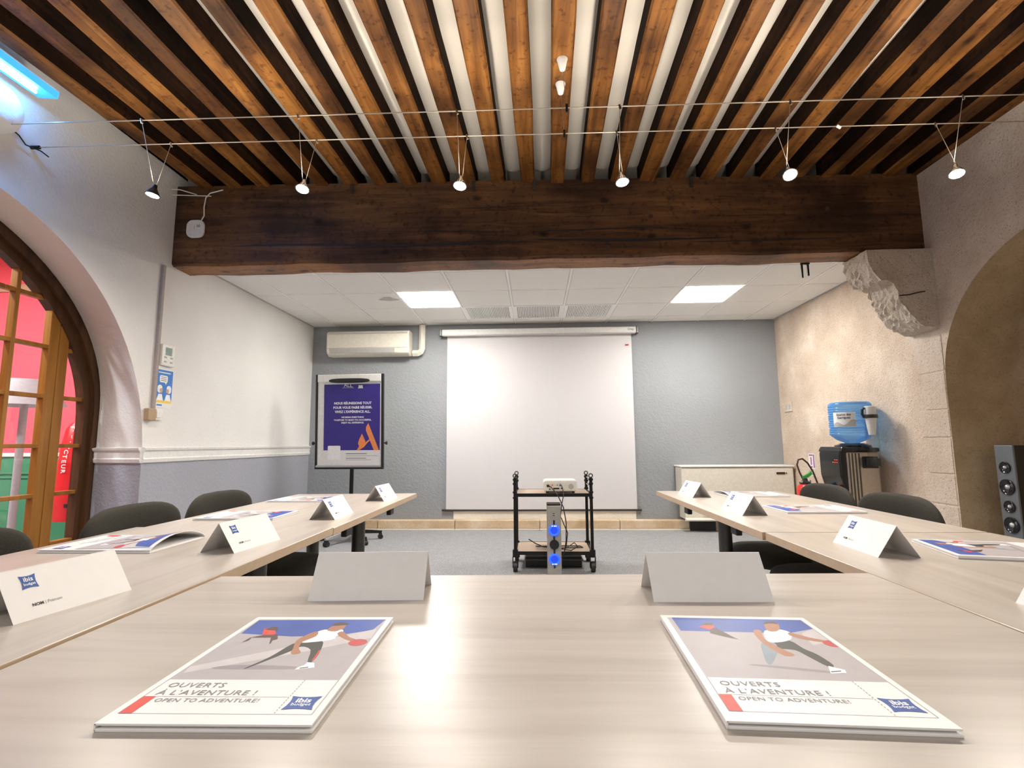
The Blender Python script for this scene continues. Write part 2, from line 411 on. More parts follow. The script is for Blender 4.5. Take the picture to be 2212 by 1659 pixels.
for i in range(40):
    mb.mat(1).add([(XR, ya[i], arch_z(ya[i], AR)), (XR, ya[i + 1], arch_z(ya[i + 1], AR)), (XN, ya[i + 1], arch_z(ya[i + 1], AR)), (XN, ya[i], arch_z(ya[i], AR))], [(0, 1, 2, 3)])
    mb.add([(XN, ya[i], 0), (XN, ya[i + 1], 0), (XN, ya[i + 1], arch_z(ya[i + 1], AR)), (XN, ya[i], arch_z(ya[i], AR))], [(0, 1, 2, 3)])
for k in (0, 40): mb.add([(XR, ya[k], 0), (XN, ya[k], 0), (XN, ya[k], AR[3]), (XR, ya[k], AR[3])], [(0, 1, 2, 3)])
wr = structure(mb.build('wall_right', ['limestone', 'niche_shade_stone']), 'bare beige limestone wall with a shallow arched recess')
# dressed stones round the far jamb of the recess, each standing a little proud
for k, (ya_, yb_, za_, zb_) in enumerate(((3.875, 4.13, 0.53, 0.80), (3.88, 4.10, 0.24, 0.52), (3.88, 4.16, 0.03, 0.235), (3.885, 4.12, -0.24, 0.02), (3.885, 4.19, -0.47, -0.25), (3.885, 4.10, -0.74, -0.48), (3.885, 4.17, -1.03, -0.75))):
    j = lambda: random.uniform(-0.008, 0.008)
    b4 = [(XR - 0.005, ya_, z(za_)), (XR - 0.005, yb_ + j(), z(za_) + j() * .5), (XR - 0.005, yb_ + j(), z(zb_)), (XR - 0.005, ya_, z(zb_))]
    MB().hexa(b4, [(XR + 0.02, p[1], p[2]) for p in b4]).build('stone', 'ashlar', wr, bevel=0.004)
structure(MB().box(XL - .3, XR + .3, YB, YB + .1, 0, z(2.3)).build('wall_back', 'stucco_grey'), 'grey stucco end wall behind the projection screen')
WB = bpy.data.objects['wall_back']
structure(MB().box(-1.03, 1.245, YB - 0.012, YB, z(-0.935), z(-0.80)).build('trim_6', 'plaster_patch', bevel=0.003), 'unpainted cream plaster band under the screen')
structure(MB().poly([(XL - .4, YF, 0), (XR + .5, YF, 0), (XR + .5, YF, z(2.3)), (XL - .4, YF, z(2.3))]).build('wall_front', 'stucco_white'))
# stone plinth along the end wall, block by block
pl = structure(MB().box(XL, XR, YB - 0.05, YB, 0, 0.105).build('baseboard_back', 'plinth_stone'), 'tan stone plinth at the foot of the grey end wall')
xs = [XL, -1.95, -0.99, 0.05, 1.02, 1.9, XR]
for a, b_ in zip(xs[:-1], xs[1:]):
    MB().box(a + 0.003, b_ - 0.003, YB - 0.15 - random.uniform(0, .004), YB - 0.05, 0.018, 0.118).build('stone', 'plinth_stone', pl, bevel=0.008)
    MB().box(a + 0.002, b_ - 0.002, YB - 0.165, YB - 0.05, 0, 0.016).build('footing_stone', 'plaster_patch', pl, bevel=0.003)
# chair rail on the left wall, running round into the reveal
mb = MB()
prof = [(0, -0.125), (0.012, -0.12), (0.018, -0.095), (0.012, -0.085), (0.014, -0.04), (0.026, -0.028), (0.030, -0.012), (0.0, -0.006)]
mb.prism([(XL + d, yo[40] - 0.0, z(h)) for d, h in prof], (0, YB - yo[40], 0))
dv = Vector((XH - XL, yi[40] - yo[40], 0)); nrm = Vector((dv.y, -dv.x, 0)).normalized()
if nrm.y > 0: nrm = -nrm
mb.prism([(XL + nrm.x * d, yo[40] + nrm.y * d, z(h)) for d, h in prof], tuple(dv))
structure(mb.build('trim_1', 'white_paint', smooth=30, clean=True), 'white moulded chair rail along the left wall')

# ------------------------------------------------------------------ beamed ceiling
def joist_x(k, y): return 0.0725 + 0.2405 * (k + 0.5) + 0.024 * (y - 3.12)
Y0J, Y1J = YF, 3.98
for k in range(-13, 13):
    if joist_x(k, 2) < XL + 0.02 or joist_x(k, 2) > XR - 0.02: continue
    mb = MB(); n = 26; vs = []; fs = []
    ph = random.uniform(0, 9); dz = random.uniform(-0.006, 0.006)
    for i in range(n):
        y = Y0J + (Y1J - Y0J) * i / (n - 1); xc = joist_x(k, y)
        w = 0.056 + 0.004 * math.sin(y * 2.3 + ph) + random.uniform(-.002, .002); h = ZJ + dz + 0.004 * math.sin(y * 1.7 + ph * 2)
        vs += [(xc - w, y, ZP + 0.03), (xc - w - .001, y, h + 0.012), (xc - w + 0.009, y, h), (xc + w - 0.009, y, h), (xc + w + .001, y, h + 0.012), (xc + w, y, ZP + 0.03)]
    for i in range(n - 1):
        for e in range(5):
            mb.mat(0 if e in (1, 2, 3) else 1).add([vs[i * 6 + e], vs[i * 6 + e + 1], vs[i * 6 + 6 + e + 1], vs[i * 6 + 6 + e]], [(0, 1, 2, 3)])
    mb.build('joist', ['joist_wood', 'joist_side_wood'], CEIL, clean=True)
for k in range(-13, 14):
    mb = MB(); vs = []; n = 7; m = 14
    for i in range(m):
        y = Y0J + (Y1J - 0.06 - Y0J) * i / (m - 1); xc = joist_x(k, y) - 0.12025
        for e in range(n):
            t = e / (n - 1) * 2 - 1
            vs.append((max(XL, min(XR, xc + t * 0.066)), y, ZP + 0.022 * t * t + 0.002 * math.sin(y * 3 + k)))
    mb.add(vs, [(i * n + e, i * n + e + 1, (i + 1) * n + e + 1, (i + 1) * n + e) for i in range(m - 1) for e in range(n - 1)])
    mb.build('plaster_strip', 'plaster_smooth', CEIL, smooth=60)
# main beam
mb = MB(); n = 40
def beam_sec(i):
    t = i / (n - 1); x = XL - 0.05 + (XR - XL + 0.10) * t
    yf = 3.80 + 0.14 * t + 0.004 * math.sin(x * 4); zb = z(1.445 + 0.045 * t) + 0.004 * math.sin(x * 6.1) + 0.003 * math.sin(x * 13)
    yb = yf + 0.245 + 0.006 * math.sin(x * 5); zt = z(2.13)
    return [(x, yf + 0.004, zt), (x, yf, zb + 0.35), (x, yf, zb + 0.02), (x, yf + 0.02, zb), (x, yb - 0.015, zb - 0.004), (x, yb, zb + 0.014), (x, yb, zt)]
secs = [beam_sec(i) for i in range(n)]
for a, b_ in zip(secs[:-1], secs[1:]):
    for e in range(7):
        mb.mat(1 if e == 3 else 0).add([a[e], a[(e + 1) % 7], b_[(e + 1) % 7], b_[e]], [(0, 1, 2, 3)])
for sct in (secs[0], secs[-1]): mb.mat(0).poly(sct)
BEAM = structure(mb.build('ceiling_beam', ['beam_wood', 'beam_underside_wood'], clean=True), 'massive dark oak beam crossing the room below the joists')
def beam_y(x): return 3.80 + 0.14 * (x - XL + 0.05) / (XR - XL + 0.10) + 0.004 * math.sin(x * 4)
for x0, x1, zr, wd_ in ((-2.45, 0.0, 1.60, 0.024), (-0.05, 1.55, 1.615, 0.026), (1.2, 2.5, 1.59, 0.011), (-0.9, -0.2, 1.70, 0.009), (0.0, 1.1, 1.70, 0.011), (-2.3, -1.4, 1.78, 0.005), (1.4, 2.6, 1.79, 0.005), (0.2, 0.9, 1.82, 0.004), (-0.6, 0.3, 1.90, 0.004)):
    m = 16; up = []; dn = []
    for i in range(m + 1):
        t = i / m; x = x0 + (x1 - x0) * t; hw = wd_ * math.sin(math.pi * min(1, max(0, t))) ** 0.6 * (0.6 + 0.4 * random.random()) / 2 + 0.0006
        zz = z(zr) + 0.008 * math.sin(x * 3 + zr * 40) + random.uniform(-.002, .002)
        up.append((x, beam_y(x) - 0.004, zz + hw)); dn.append((x, beam_y(x) - 0.004, zz - hw))
    mb = MB(); mb.add(up + dn, [(i, i + 1, m + 2 + i, m + 1 + i) for i in range(m)]); mb.build('crack', 'ink_black', BEAM)
for x, zr in ((-1.72, 1.85), (-1.25, 1.9), (-0.62, 1.86), (-0.55, 1.80), (0.02, 1.93), (0.12, 1.72), (0.38, 1.66), (0.95, 1.8), (1.1, 1.95), (1.3, 1.83), (1.9, 1.9), (2.35, 1.84), (-1.9, 1.65), (-0.9, 1.56), (0.6, 1.55)):
    mb = MB(); mb.lathe([(0.019, -0.004), (0.014, 0.004)][::-1], 10, 'y', (x, beam_y(x) - .002, z(zr))); mb.build('knot', 'ink_brown', BEAM)
for x in (-1.46, -0.72 + .25, 0.02, 1.28): # iron straps ends hanging at the beam's top edge
    MB().box(x - 0.012, x + 0.012, beam_y(x) - 0.03, beam_y(x) - 0.022, z(2.03), z(2.12)).build('iron_tab', 'dark_steel', BEAM)
MB().box(2.245, 2.259, 4.165, 4.175, z(1.36), z(1.49)).box(2.30, 2.314, 4.175, 4.185, z(1.38), z(1.49)).box(2.245, 2.314, 4.16, 4.18, z(1.475), z(1.49)).build('iron_hook', 'black_metal', BEAM)
# stone corbel carrying the beam
fp = [(3.10, 1.475), (2.585, 1.475), (2.60, 1.37), (2.625, 1.30), (2.68, 1.235), (2.765, 1.205), (2.79, 1.15), (2.80, 1.07), (2.85, 1.0), (2.90, 0.92), (2.965, 0.875), (3.03, 0.85), (3.10, 0.845)]
bm = bmesh.new()
def dense(pts, st=0.025):
    out = []
    for a, b_ in zip(pts, pts[1:] + pts[:1]):
        m = max(1, int(math.dist(a, b_) / st))
        out += [(a[0] + (b_[0] - a[0]) * i / m, a[1] + (b_[1] - a[1]) * i / m) for i in range(m)]
    return out
dp = dense(fp); ny = 12; rows = []
for j in range(ny):
    y = 3.87 + 0.30 * j / (ny - 1)
    rows.append([bm.verts.new((px + (random.gauss(0, .006) if px < 3.05 else 0), y + (0 if 0 < j < ny - 1 else random.gauss(0, .003)), z(pz) + (random.gauss(0, .006) if px < 3.05 and pz < 1.46 else 0))) for px, pz in dp])
for a, b_ in zip(rows[:-1], rows[1:]):
    for i in range(len(dp)): bm.faces.new((a[i], a[(i + 1) % len(dp)], b_[(i + 1) % len(dp)], b_[i]))
bm.faces.new(rows[0]); bm.faces.new(rows[-1][::-1]); bmesh.ops.recalc_face_normals(bm, faces=bm.faces)
me = bpy.data.meshes.new('stone_corbel'); bm.to_mesh(me); bm.free(); me.materials.append(MATS['corbel_stone'])
o = bpy.data.objects.new('stone_corbel', me); COL.objects.link(o); structure(o, 'carved two-lobed stone corbel under the right end of the beam')
mb = MB()
mb.tube([(2.80, 3.866, z(1.105)), (2.87, 3.864, z(1.11)), (2.93, 3.865, z(1.125)), (2.99, 3.866, z(1.135))], 0.005, 5); mb.build('crack', 'ink_brown', o)

# ------------------------------------------------------------------ suspended tile ceiling of the back half
TC = structure(MB().box(XL, XR, 4.0, YB, ZC + 0.03, ZC + 0.05).build('ceiling_suspended', 'joint_dark'), 'white suspended tile ceiling over the screen end of the room')
P = 0.588
xl = [XL] + [-0.233 + P * k for k in range(-4, 6)] + [XR]; yl = [4.06, 4.39, 4.39 + P, 4.39 + 2 * P, 4.39 + 3 * P, YB]
PANELS = {(3, 2), (8, 2)}; VENTS = {(4, 3), (5, 3), (6, 3)}
tile_me = {}
for i in range(len(xl) - 1):
    for j in range(len(yl) - 1):
        x0, x1, y0, y1 = xl[i], xl[i + 1], yl[j], yl[j + 1]; c = ((x0 + x1) / 2, (y0 + y1) / 2, ZC)
        wx, wy = x1 - x0 - 0.012, y1 - y0 - 0.012
        if (i, j) in PANELS:
            L = 'left' if i == 3 else 'right'
            t = thing('ceiling_light', 'square lit ceiling panel above the ' + ('left of the screen, towards the wall air conditioner' if i == 3 else 'right of the screen, towards the limestone wall'), 'ceiling light', c, group='square ceiling panels')
            MB().box(-wx / 2, wx / 2, -wy / 2, wy / 2, 0.004, 0.028).build('frame', 'tbar_white', t, bevel=0.002)
            MB().box(-wx / 2 + .012, wx / 2 - .012, -wy / 2 + .012, wy / 2 - .012, -0.001, 0.004).build('diffuser', 'panel_glow', t)
        elif (i, j) in VENTS:
            t = thing('ceiling_vent', ('square slotted air grille over the left part of the screen', 'middle of the three square slotted air grilles over the screen', 'square slotted air grille over the right part of the screen')[i - 4], 'vent', c, group='slotted air grilles in the tile ceiling')
            mb = MB(); w2, h2 = wx / 2 - .004, wy / 2 - .004
            mb.box(-w2, w2, -h2, -h2 + .03, 0, .02).box(-w2, w2, h2 - .03, h2, 0, .02).box(-w2, -w2 + .03, -h2 + .03, h2 - .03, 0, .02).box(w2 - .03, w2, -h2 + .03, h2 - .03, 0, .02)
            mb.build('frame', 'tbar_white', t)
            MB().box(-w2 + .01, w2 - .01, -h2 + .01, h2 - .01, .022, .026).build('backing', 'grey_plastic', t)
            mb = MB()
            for q in range(27):
                xx = -w2 + .034 + q * (2 * w2 - .068) / 26; mb.box(xx - .0055, xx + .0055, -h2 + .03, h2 - .03, .003, .016)
            tag(mb.build('slat', 'tbar_white', t), kind='stuff')
        else:
            key = (round(wx, 3), round(wy, 3))
            if key not in tile_me:
                o = MB().hexa([(-wx / 2, -wy / 2, .012), (wx / 2, -wy / 2, .012), (wx / 2, wy / 2, .012), (-wx / 2, wy / 2, .012)], [(-wx / 2, -wy / 2, .03), (wx / 2, -wy / 2, .03), (wx / 2, wy / 2, .03), (-wx / 2, wy / 2, .03)]).hexa([(-wx / 2 + .012, -wy / 2 + .012, .003), (wx / 2 - .012, -wy / 2 + .012, .003), (wx / 2 - .012, wy / 2 - .012, .003), (-wx / 2 + .012, wy / 2 - .012, .003)], [(-wx / 2 + .006, -wy / 2 + .006, .0121), (wx / 2 - .006, -wy / 2 + .006, .0121), (wx / 2 - .006, wy / 2 - .006, .0121), (-wx / 2 + .006, wy / 2 - .006, .0121)]).build('tile', 'tile_white', TC)
                tile_me[key] = o.data
            else:
                o = bpy.data.objects.new('tile', tile_me[key]); COL.objects.link(o); o.parent = TC
            o.location = (c[0], c[1], ZC + random.uniform(-.001, .001))
for x in xl[1:-1]: MB().box(x - .009, x + .009, yl[0], YB, ZC + .002, ZC + .012).build('grid_bar', 'tbar_white', TC)
for y in yl[1:-1]: MB().box(XL, XR, y - .006, y + .006, ZC + .004, ZC + .012).build('grid_bar', 'tbar_white', TC)
MB().box(XL, XL + .02, yl[0], YB, ZC - .002, ZC + .012).build('edge_bar', 'grey_plastic', TC)
MB().box(XR - .02, XR, yl[0], YB, ZC - .002, ZC + .012).build('edge_bar', 'grey_plastic', TC)
mb = MB(); mb.poly([(-1.55 + .13 * math.cos(a) * (.7 + .3 * math.sin(3 * a)), 5.2 + .07 * math.sin(a), ZC + .0005) for a in [2 * math.pi * k / 18 for k in range(18)]])
mb.build('stain', 'grey_plastic', TC)['label'] = 'grey damp stain beside the left lit panel'

# ------------------------------------------------------------------ arched glazed door of the left wall and the red hall behind it
D = bpy.data.objects.new('door_1', None); COL.objects.link(D); structure(D, 'arched glazed oak door in the left wall')
AG = (2.2, 1.44, 1.25, z(0.18))               # inner edge of the frame, outline of the glazed part
XD = -3.42
def ring(mb, x0, x1, A, B, steps=48):
    pa = [(A[0] + A[1], 0)] + [(y, arch_z(y, A)) for y in arch_ys(A, steps)[::-1]] + [(A[0] - A[1], 0)]
    pb = [(B[0] + B[1], 0)] + [(y, arch_z(y, B)) for y in arch_ys(B, steps)[::-1]] + [(B[0] - B[1], 0)]
    for (a0, a1, b0, b1) in zip(pa[:-1], pa[1:], pb[:-1], pb[1:]):
        mb.add([(x1, *a0), (x1, *a1), (x1, *b1), (x1, *b0), (x0, *a0), (x0, *a1), (x0, *b1), (x0, *b0)], [(0, 1, 2, 3), (3, 2, 6, 7), (7, 6, 5, 4), (4, 5, 1, 0)])
    return mb
AO = (2.2, 1.60, 1.32, z(0.30)); AM = (2.2, 1.49, 1.23, z(0.25))
ring(MB(), -3.46, XH - 0.005, AO, AM).build('frame', 'door_frame_wood', D)
ring(MB(), -3.45, -3.385, AO, AG).build('inner_frame', 'door_frame_wood', D)
def bar(name, y0, y1, z0, z1, mat, dx=0.0, t=0.05):
    return MB().box(XD - t / 2 + dx, XD + t / 2 + dx, y0, y1, z0, z1).build(name, mat, D, bevel=0.004)
top = lambda y: arch_z(y, AG) + 0.05
stiles = [(3.325, 3.398), (3.402, 3.475), (0.925, 0.998), (1.002, 1.075), (2.13, 2.198), (2.202, 2.27)]
for a, b_ in stiles: bar('stile', a, b_, 0, arch_z(min(a, b_) if a > 2.2 else b_, AG) + .01, 'door_wood', -0.003, 0.054)
cols = [2.27, 2.53, 2.80, 3.075, 3.325]
for v in (2.53, 2.80, 3.08): bar('glazing_bar', v - .014, v + .014, z(-.70), top(v), 'door_wood')
for v in (1.32, 1.60, 1.87): bar('glazing_bar', v - .014, v + .014, z(-.70), top(v), 'door_wood')
for h in (0.70, 0.352, 0.008, -0.33):
    for a, b_ in ((3.47, 3.66), (2.26, 3.33), (1.07, 2.14), (0.74, 0.93)):
        bar('glazing_bar', a, b_, z(h) - .014, z(h) + .014, 'door_wood', -0.002, 0.045)
bar('glazing_bar', 1.40, 3.0, z(1.035) - .014, z(1.035) + .014, 'door_wood', -0.002, .045); bar('glazing_bar', 3.0, 3.28, z(1.035) - .014, z(1.035) + .014, 'door_wood', -0.002, .045)
for a, b_ in ((3.47, 3.66), (2.26, 3.33), (1.07, 2.14), (0.74, 0.93)): bar('bottom_rail', a, b_, 0.02, z(-.66), 'door_wood', 0.003, .055)
def clip(poly, y_lo, y_hi, z_lo, z_hi):
    for ax, val, s in ((0, y_lo, 1), (0, y_hi, -1), (1, z_lo, 1), (1, z_hi, -1)):
        out = []
        for p, q in zip(poly, poly[1:] + poly[:1]):
            ip, iq = (p[ax] - val) * s >= 0, (q[ax] - val) * s >= 0
            if ip: out.append(p)
            if ip != iq:
                t = (val - p[ax]) / (q[ax] - p[ax]); out.append((p[0] + (q[0] - p[0]) * t, p[1] + (q[1] - p[1]) * t))
        poly = out
        if not poly: return poly
    return poly
outline = [(AG[0] + AG[1], 0)] + [(y, arch_z(y, AG)) for y in arch_ys(AG, 40)[::-1]] + [(AG[0] - AG[1], 0)]
zr = [z(-.66), z(-.33), z(.008), z(.352), z(.70), z(1.035), z(1.6)]
yc = [0.76, 0.925, 1.07, 1.32, 1.60, 1.87, 2.13, 2.27, 2.53, 2.80, 3.08, 3.33, 3.47, 3.64]
for a, b_ in zip(yc[:-1], yc[1:]):
    if b_ - a < 0.145 and a not in (0.76,) and b_ not in (3.64,) : continue
    for za, zb in zip(zr[:-1], zr[1:]):
        pg = clip(outline, a, b_, za, zb)
        if len(pg) >= 3: MB().poly([(XD, p[0], p[1]) for p in pg]).build('pane', 'door_glass', D)
# hall
hb = MB()
YH = 5.2
zs = z(-0.075)
hb.mat(0).poly([(-7.5, YH, zs), (-3.46, YH, zs), (-3.46, YH, z(2.2)), (-7.5, YH, z(2.2))]).mat(1).poly([(-7.5, YH, 0), (-3.46, YH, 0), (-3.46, YH, zs), (-7.5, YH, zs)])
for xx in (-7.5,):
    hb.mat(0).poly([(xx, -1, zs), (xx, YH, zs), (xx, YH, z(2.2)), (xx, -1, z(2.2))]).mat(1).poly([(xx, -1, 0), (xx, YH, 0), (xx, YH, zs), (xx, -1, zs)])
hb.mat(0).poly([(-7.5, -1, 0), (-3.46, -1, 0), (-3.46, -1, z(2.2)), (-7.5, -1, z(2.2))])
hb.mat(2).poly([(-7.5, -1, z(2.2)), (-3.46, -1, z(2.2)), (-3.46, YH, z(2.2)), (-7.5, YH, z(2.2))])
hb = arch_wall(hb, -3.46, -1, YH, z(2.2), (2.2, 1.55, 1.27, z(0.30)), None, 2, 2)
structure(hb.build('wall_hall', ['hall_red', 'hall_green', 'hall_white']), 'red and green walls of the hall seen through the arched door')
for k, (h0, h1, d) in enumerate(((-0.10, -0.06, .02), (-0.285, -0.262, .015), (-0.33, -0.312, .012))):
    structure(MB().box(-7.5, -3.47, YH - d, YH, z(h0), z(h1)).build('trim_%d' % (k + 2), 'hall_white' if k == 0 else 'hall_green', bevel=.004), ('pale rail between red and green hall paint', 'upper green moulding on the hall wall', 'lower green moulding on the hall wall')[k])
structure(MB().box(-7.5, -3.6, YH - .02, YH, z(1.72), z(1.80)).build('trim_5', 'box_tan'), 'tan picture rail high on the red hall wall')
t = thing('fire_extinguisher', 'fire extinguisher in a red cover hanging in the hall behind the glazed door', 'fire extinguisher', (-4.74, 5.03, z(-.74)))
MB().lathe([(.125, 0), (.132, .03), (.13, .30), (.125, .62), (.112, .76), (.088, .92), (.04, .99)], 24).build('cover', 'red_cloth', t, smooth=50)
MB().box(-.05, .05, .10, .165, .35, .60).build('wall_bracket', 'black_metal', t)
MB().box(.055, .09, -.128, -.112, .14, .175).build('cover_hole', 'ink_black', t)
mb = MB(); cols_ = 'EXTINCTEUR'
for i, ch in enumerate(cols_):
    hgt = .935 - i * .0485
    rr = .132 if hgt < .6 else .134 - (hgt - .6) * .19
    mb.text(ch, .062, frame((.0, -rr - .004, hgt), (0, 0, -1), (1, 0, 0)), bold=.0015)
mb.build('lettering', 'ink_white', t)
t = thing('floor_lamp', 'floor lamp with a grey fabric shade in the hall behind the glazed door', 'lamp', (-4.46, 4.2, 0))
MB().lathe([(.16, 0), (.16, .015), (.03, .03)], 24).build('base', 'dark_steel', t, smooth=40)
MB().tube([(0, 0, .02), (0, 0, z(.42))], .028, 10).build('pole', 'shade_grey', t, smooth=40)
MB().lathe([(.29, z(.36)), (.17, z(.585))], 28, cap=False).build('lamp_shade', 'shade_grey', t, smooth=40)

# ------------------------------------------------------------------ cable lights and fittings of the front half
W1 = lambda x: (x, 2.46 + 0.010 * x, z(1.75) + 0.0); W2 = lambda x: (x, 2.665 + 0.012 * x, z(1.74))
for nm, F, lab in (('lighting_wire', W1, 'upper of the two tensioned lighting wires, nearer the camera'), ('lighting_wire', W2, 'lower of the two tensioned lighting wires, nearer the oak beam')):
    o = MB().tube([F(XL + 0.0), F(-1.5), F(0), F(1.5), F(XR)], .0030, 6).build(nm, 'steel_wire'); tag(o, lab, 'wire', 'lighting wires')
    MB().tube([F(XL), F(XL + .05)], .011, 8).build('anchor', 'black_metal', o); MB().tube([F(XR - .05), F(XR)], .011, 8).build('anchor', 'black_metal', o)
spots = [(-2.07, 2.52, 1.375, 'left-most cable spot, a dark fitting dangling against the white plaster wall', -2.10, -2.083), (-1.225, 2.5, 1.372, 'second cable spot from the left plaster wall', -1.241, -1.228), (-0.377, 2.5, 1.364, 'third cable spot from the left plaster wall', -0.389, -0.363),
         (0.472, 2.5, 1.358, 'third cable spot from the right limestone wall', 0.467, 0.484), (1.326, 2.5, 1.369, 'second cable spot from the right limestone wall, facing the camera with the brightest glare', 1.342, 1.364), (2.15, 2.5, 1.35, 'right-most cable spot, close to the right limestone wall', 2.21, 2.233)]
for i, (x, y, zr_, lab, a1, a2) in enumerate(spots):
    t = thing('cable_spot', lab, 'spot light', (x, y, z(zr_)), group='cable spots on the two wires')
    p1 = Vector(W1(a1)) - t.location; p2 = Vector(W2(a2)) - t.location
    tilt = Matrix.Rotation(R((-4, -16, -14, -12, -30, -16)[i]), 4, 'X') @ Matrix.Rotation(R((8, 0, 4, -4, 6, 10)[i]), 4, 'Y')
    MB().xf(tilt).lathe([(.010, .05), (.013, .03), (.024, .012), (.034, -.006), (.036, -.012)], 18).build('reflector', 'black_metal' if i == 0 else 'chrome', t, smooth=40)
    MB().xf(tilt).lathe([(.031, -.013), (.022, -.016), (.004, -.0175)], 18).build('bulb', 'spot_glow', t, smooth=60)
    MB().tube([tilt @ Vector((-.008, 0, .045)), p1], .0016, 5).build('rod', 'steel_wire', t); MB().tube([tilt @ Vector((.008, 0, .045)), p2], .0016, 5).build('rod', 'steel_wire', t)
    for p in (p1, p2): MB().tube([p + Vector((-.004, 0, .008)), p + Vector((.004, 0, -.018))], .006, 6).build('clip', 'chrome', t)
    l = bpy.data.lights.new('spot', 'SPOT'); l.energy = SPOT_W; l.color = (1, .91, .80); l.spot_size = R(168); l.spot_blend = 0.75; l.shadow_soft_size = .04
    l2 = bpy.data.lights.new('reflector_spill', 'SPOT'); l2.energy = SPILL_W; l2.color = (1, .90, .77); l2.spot_size = R(165); l2.spot_blend = 1.0; l2.shadow_soft_size = .05   # dichroic reflectors leak light upwards
    so = bpy.data.objects.new('reflector_spill', l2); COL.objects.link(so); so.parent = t; so.location = (0, 0, .07); so.rotation_euler = (math.pi, 0, 0)
    lo = bpy.data.objects.new('spot', l); COL.objects.link(lo); lo.parent = t; lo.matrix_local = tilt @ T((0, 0, -.05))
for k, (yy, F) in enumerate(((2.56, W1), (2.75, W2))):
    t = thing('wire_support', ('white cone ceiling mount holding the wire nearer the camera', 'white cone ceiling mount holding the wire nearer the beam')[k], 'ceiling mount', (.178, yy, ZJ), group='white cone mounts')
    MB().lathe([(.030, .004), (.031, 0), (.027, -.012), (.016, -.062), (.012, -.066)], 18).build('cone', 'white_plastic', t, smooth=40)
    e = Vector(F(.19)) - t.location
    MB().tube([(0, 0, -.06), e], .0014, 5).build('rod', 'steel_wire', t); MB().tube([e + Vector((0, 0, .02)), e + Vector((0, 0, -.025))], .007, 8).build('clamp', 'black_metal', t)
for k, x in enumerate((1.70,)):
    o = MB().tube([Vector(W2(x)) + Vector((0, 0, .004)), Vector(W2(x)) + Vector((.02, 0, -.01))], .008, 6).build('wire_clip', 'white_plastic')
    tag(o, 'small white clip on the wire near the right limestone wall', 'clip')
o = MB().tube([(XL + .01, 2.50, z(1.775)), (XL + .03, 2.53, z(1.75)), (XL + .02, 2.58, z(1.725)), (XL + .03, 2.66, z(1.735)), (XL + .05, 2.69, z(1.715))], .004, 6).build('feed_cord', 'black_plastic'); tag(o, 'short black feed cord looping between the wire anchors on the left wall', 'cord')
# fluorescent fitting high on the left wall
t = thing('wall_light', 'blue-white fluorescent light fitting under the joists on the left wall', 'wall light', (-2.74, 2.07, z(1.985)))
MB().prism([(-.07, -.47, 0), (.05, -.47, -.012), (.055, -.47, .03), (-.06, -.47, .05)], (0, .94, 0)).build('housing', 'white_plastic', t, bevel=.004)
MB().prism([(-.067, -.466, -.004), (.049, -.466, -.016), (.056, -.466, .022), (.049, -.466, .022), (.045, -.466, -.011), (-.067, -.466, .001)], (0, .932, 0)).build('diffuser', 'blue_diffuser', t)
MB().tube([(-.012, -.42, -.022), (-.012, .40, -.022)], .007, 8).build('tube', 'blue_tube', t)
MB().box(-.185, -.05, .17, .21, .005, .03).box(-.185, -.165, .16, .22, -.12, .03).build('bracket', 'white_plastic', t)
o = MB().lathe([(.14, -.02), (.137, .05), (.115, .085), (.06, .10)], 26, 'x', (XL, 2.385, z(1.83))).build('plaster_boss', 'stucco_white', smooth=60); structure(o, 'rounded plaster boss on the left wall below the fluorescent fitting')
# wireless access point on the beam
xa = -2.735
t = thing('access_point', 'white rounded wireless access point on the left end of the oak beam', 'router', (xa, beam_y(xa), z(1.755)))
MB().prism([(p[0], -.0, p[1]) for p in rrect(.148, .150, .05, 6)], (0, -.022, 0)).build('body', 'white_plastic', t, bevel=.006, smooth=40)
MB().prism([(p[0], -.0222, p[1]) for p in rrect(.030, .022, .003, 2, .028, .02)], (0, -.0008, 0)).build('logo_mark', 'grey_plastic', t)
MB().prism([(p[0], -.0222, p[1]) for p in rrect(.004, .028, .001, 2, -.006, .008)], (0, -.0008, 0)).build('status_mark', 'grey_plastic', t)
o = MB().tube([(xa + .04, 3.80, z(1.825)), (xa + .065, 3.795, z(1.865)), (xa + .06, 3.795, z(1.94)), (xa + .07, 3.795, z(2.02)), (xa + .10, 3.80, z(2.06)), (xa + .2, 3.81, z(2.09))], .005, 6).build('cable', 'white_plastic'); tag(o, 'thin white cable climbing the beam from the access point', 'cable')
o = MB().tube([(XL + .0, 3.74, z(2.07)), (XL + .06, 3.76, z(2.075)), (XL + .18, 3.79, z(2.045))], .004, 6).tube([(XL, 3.755, z(2.03)), (XL + .3, 3.792, z(2.03))], .004, 6).build('cable_pair', 'white_plastic'); tag(o, 'two white cable ends coming out of the left wall above the beam end', 'cable')
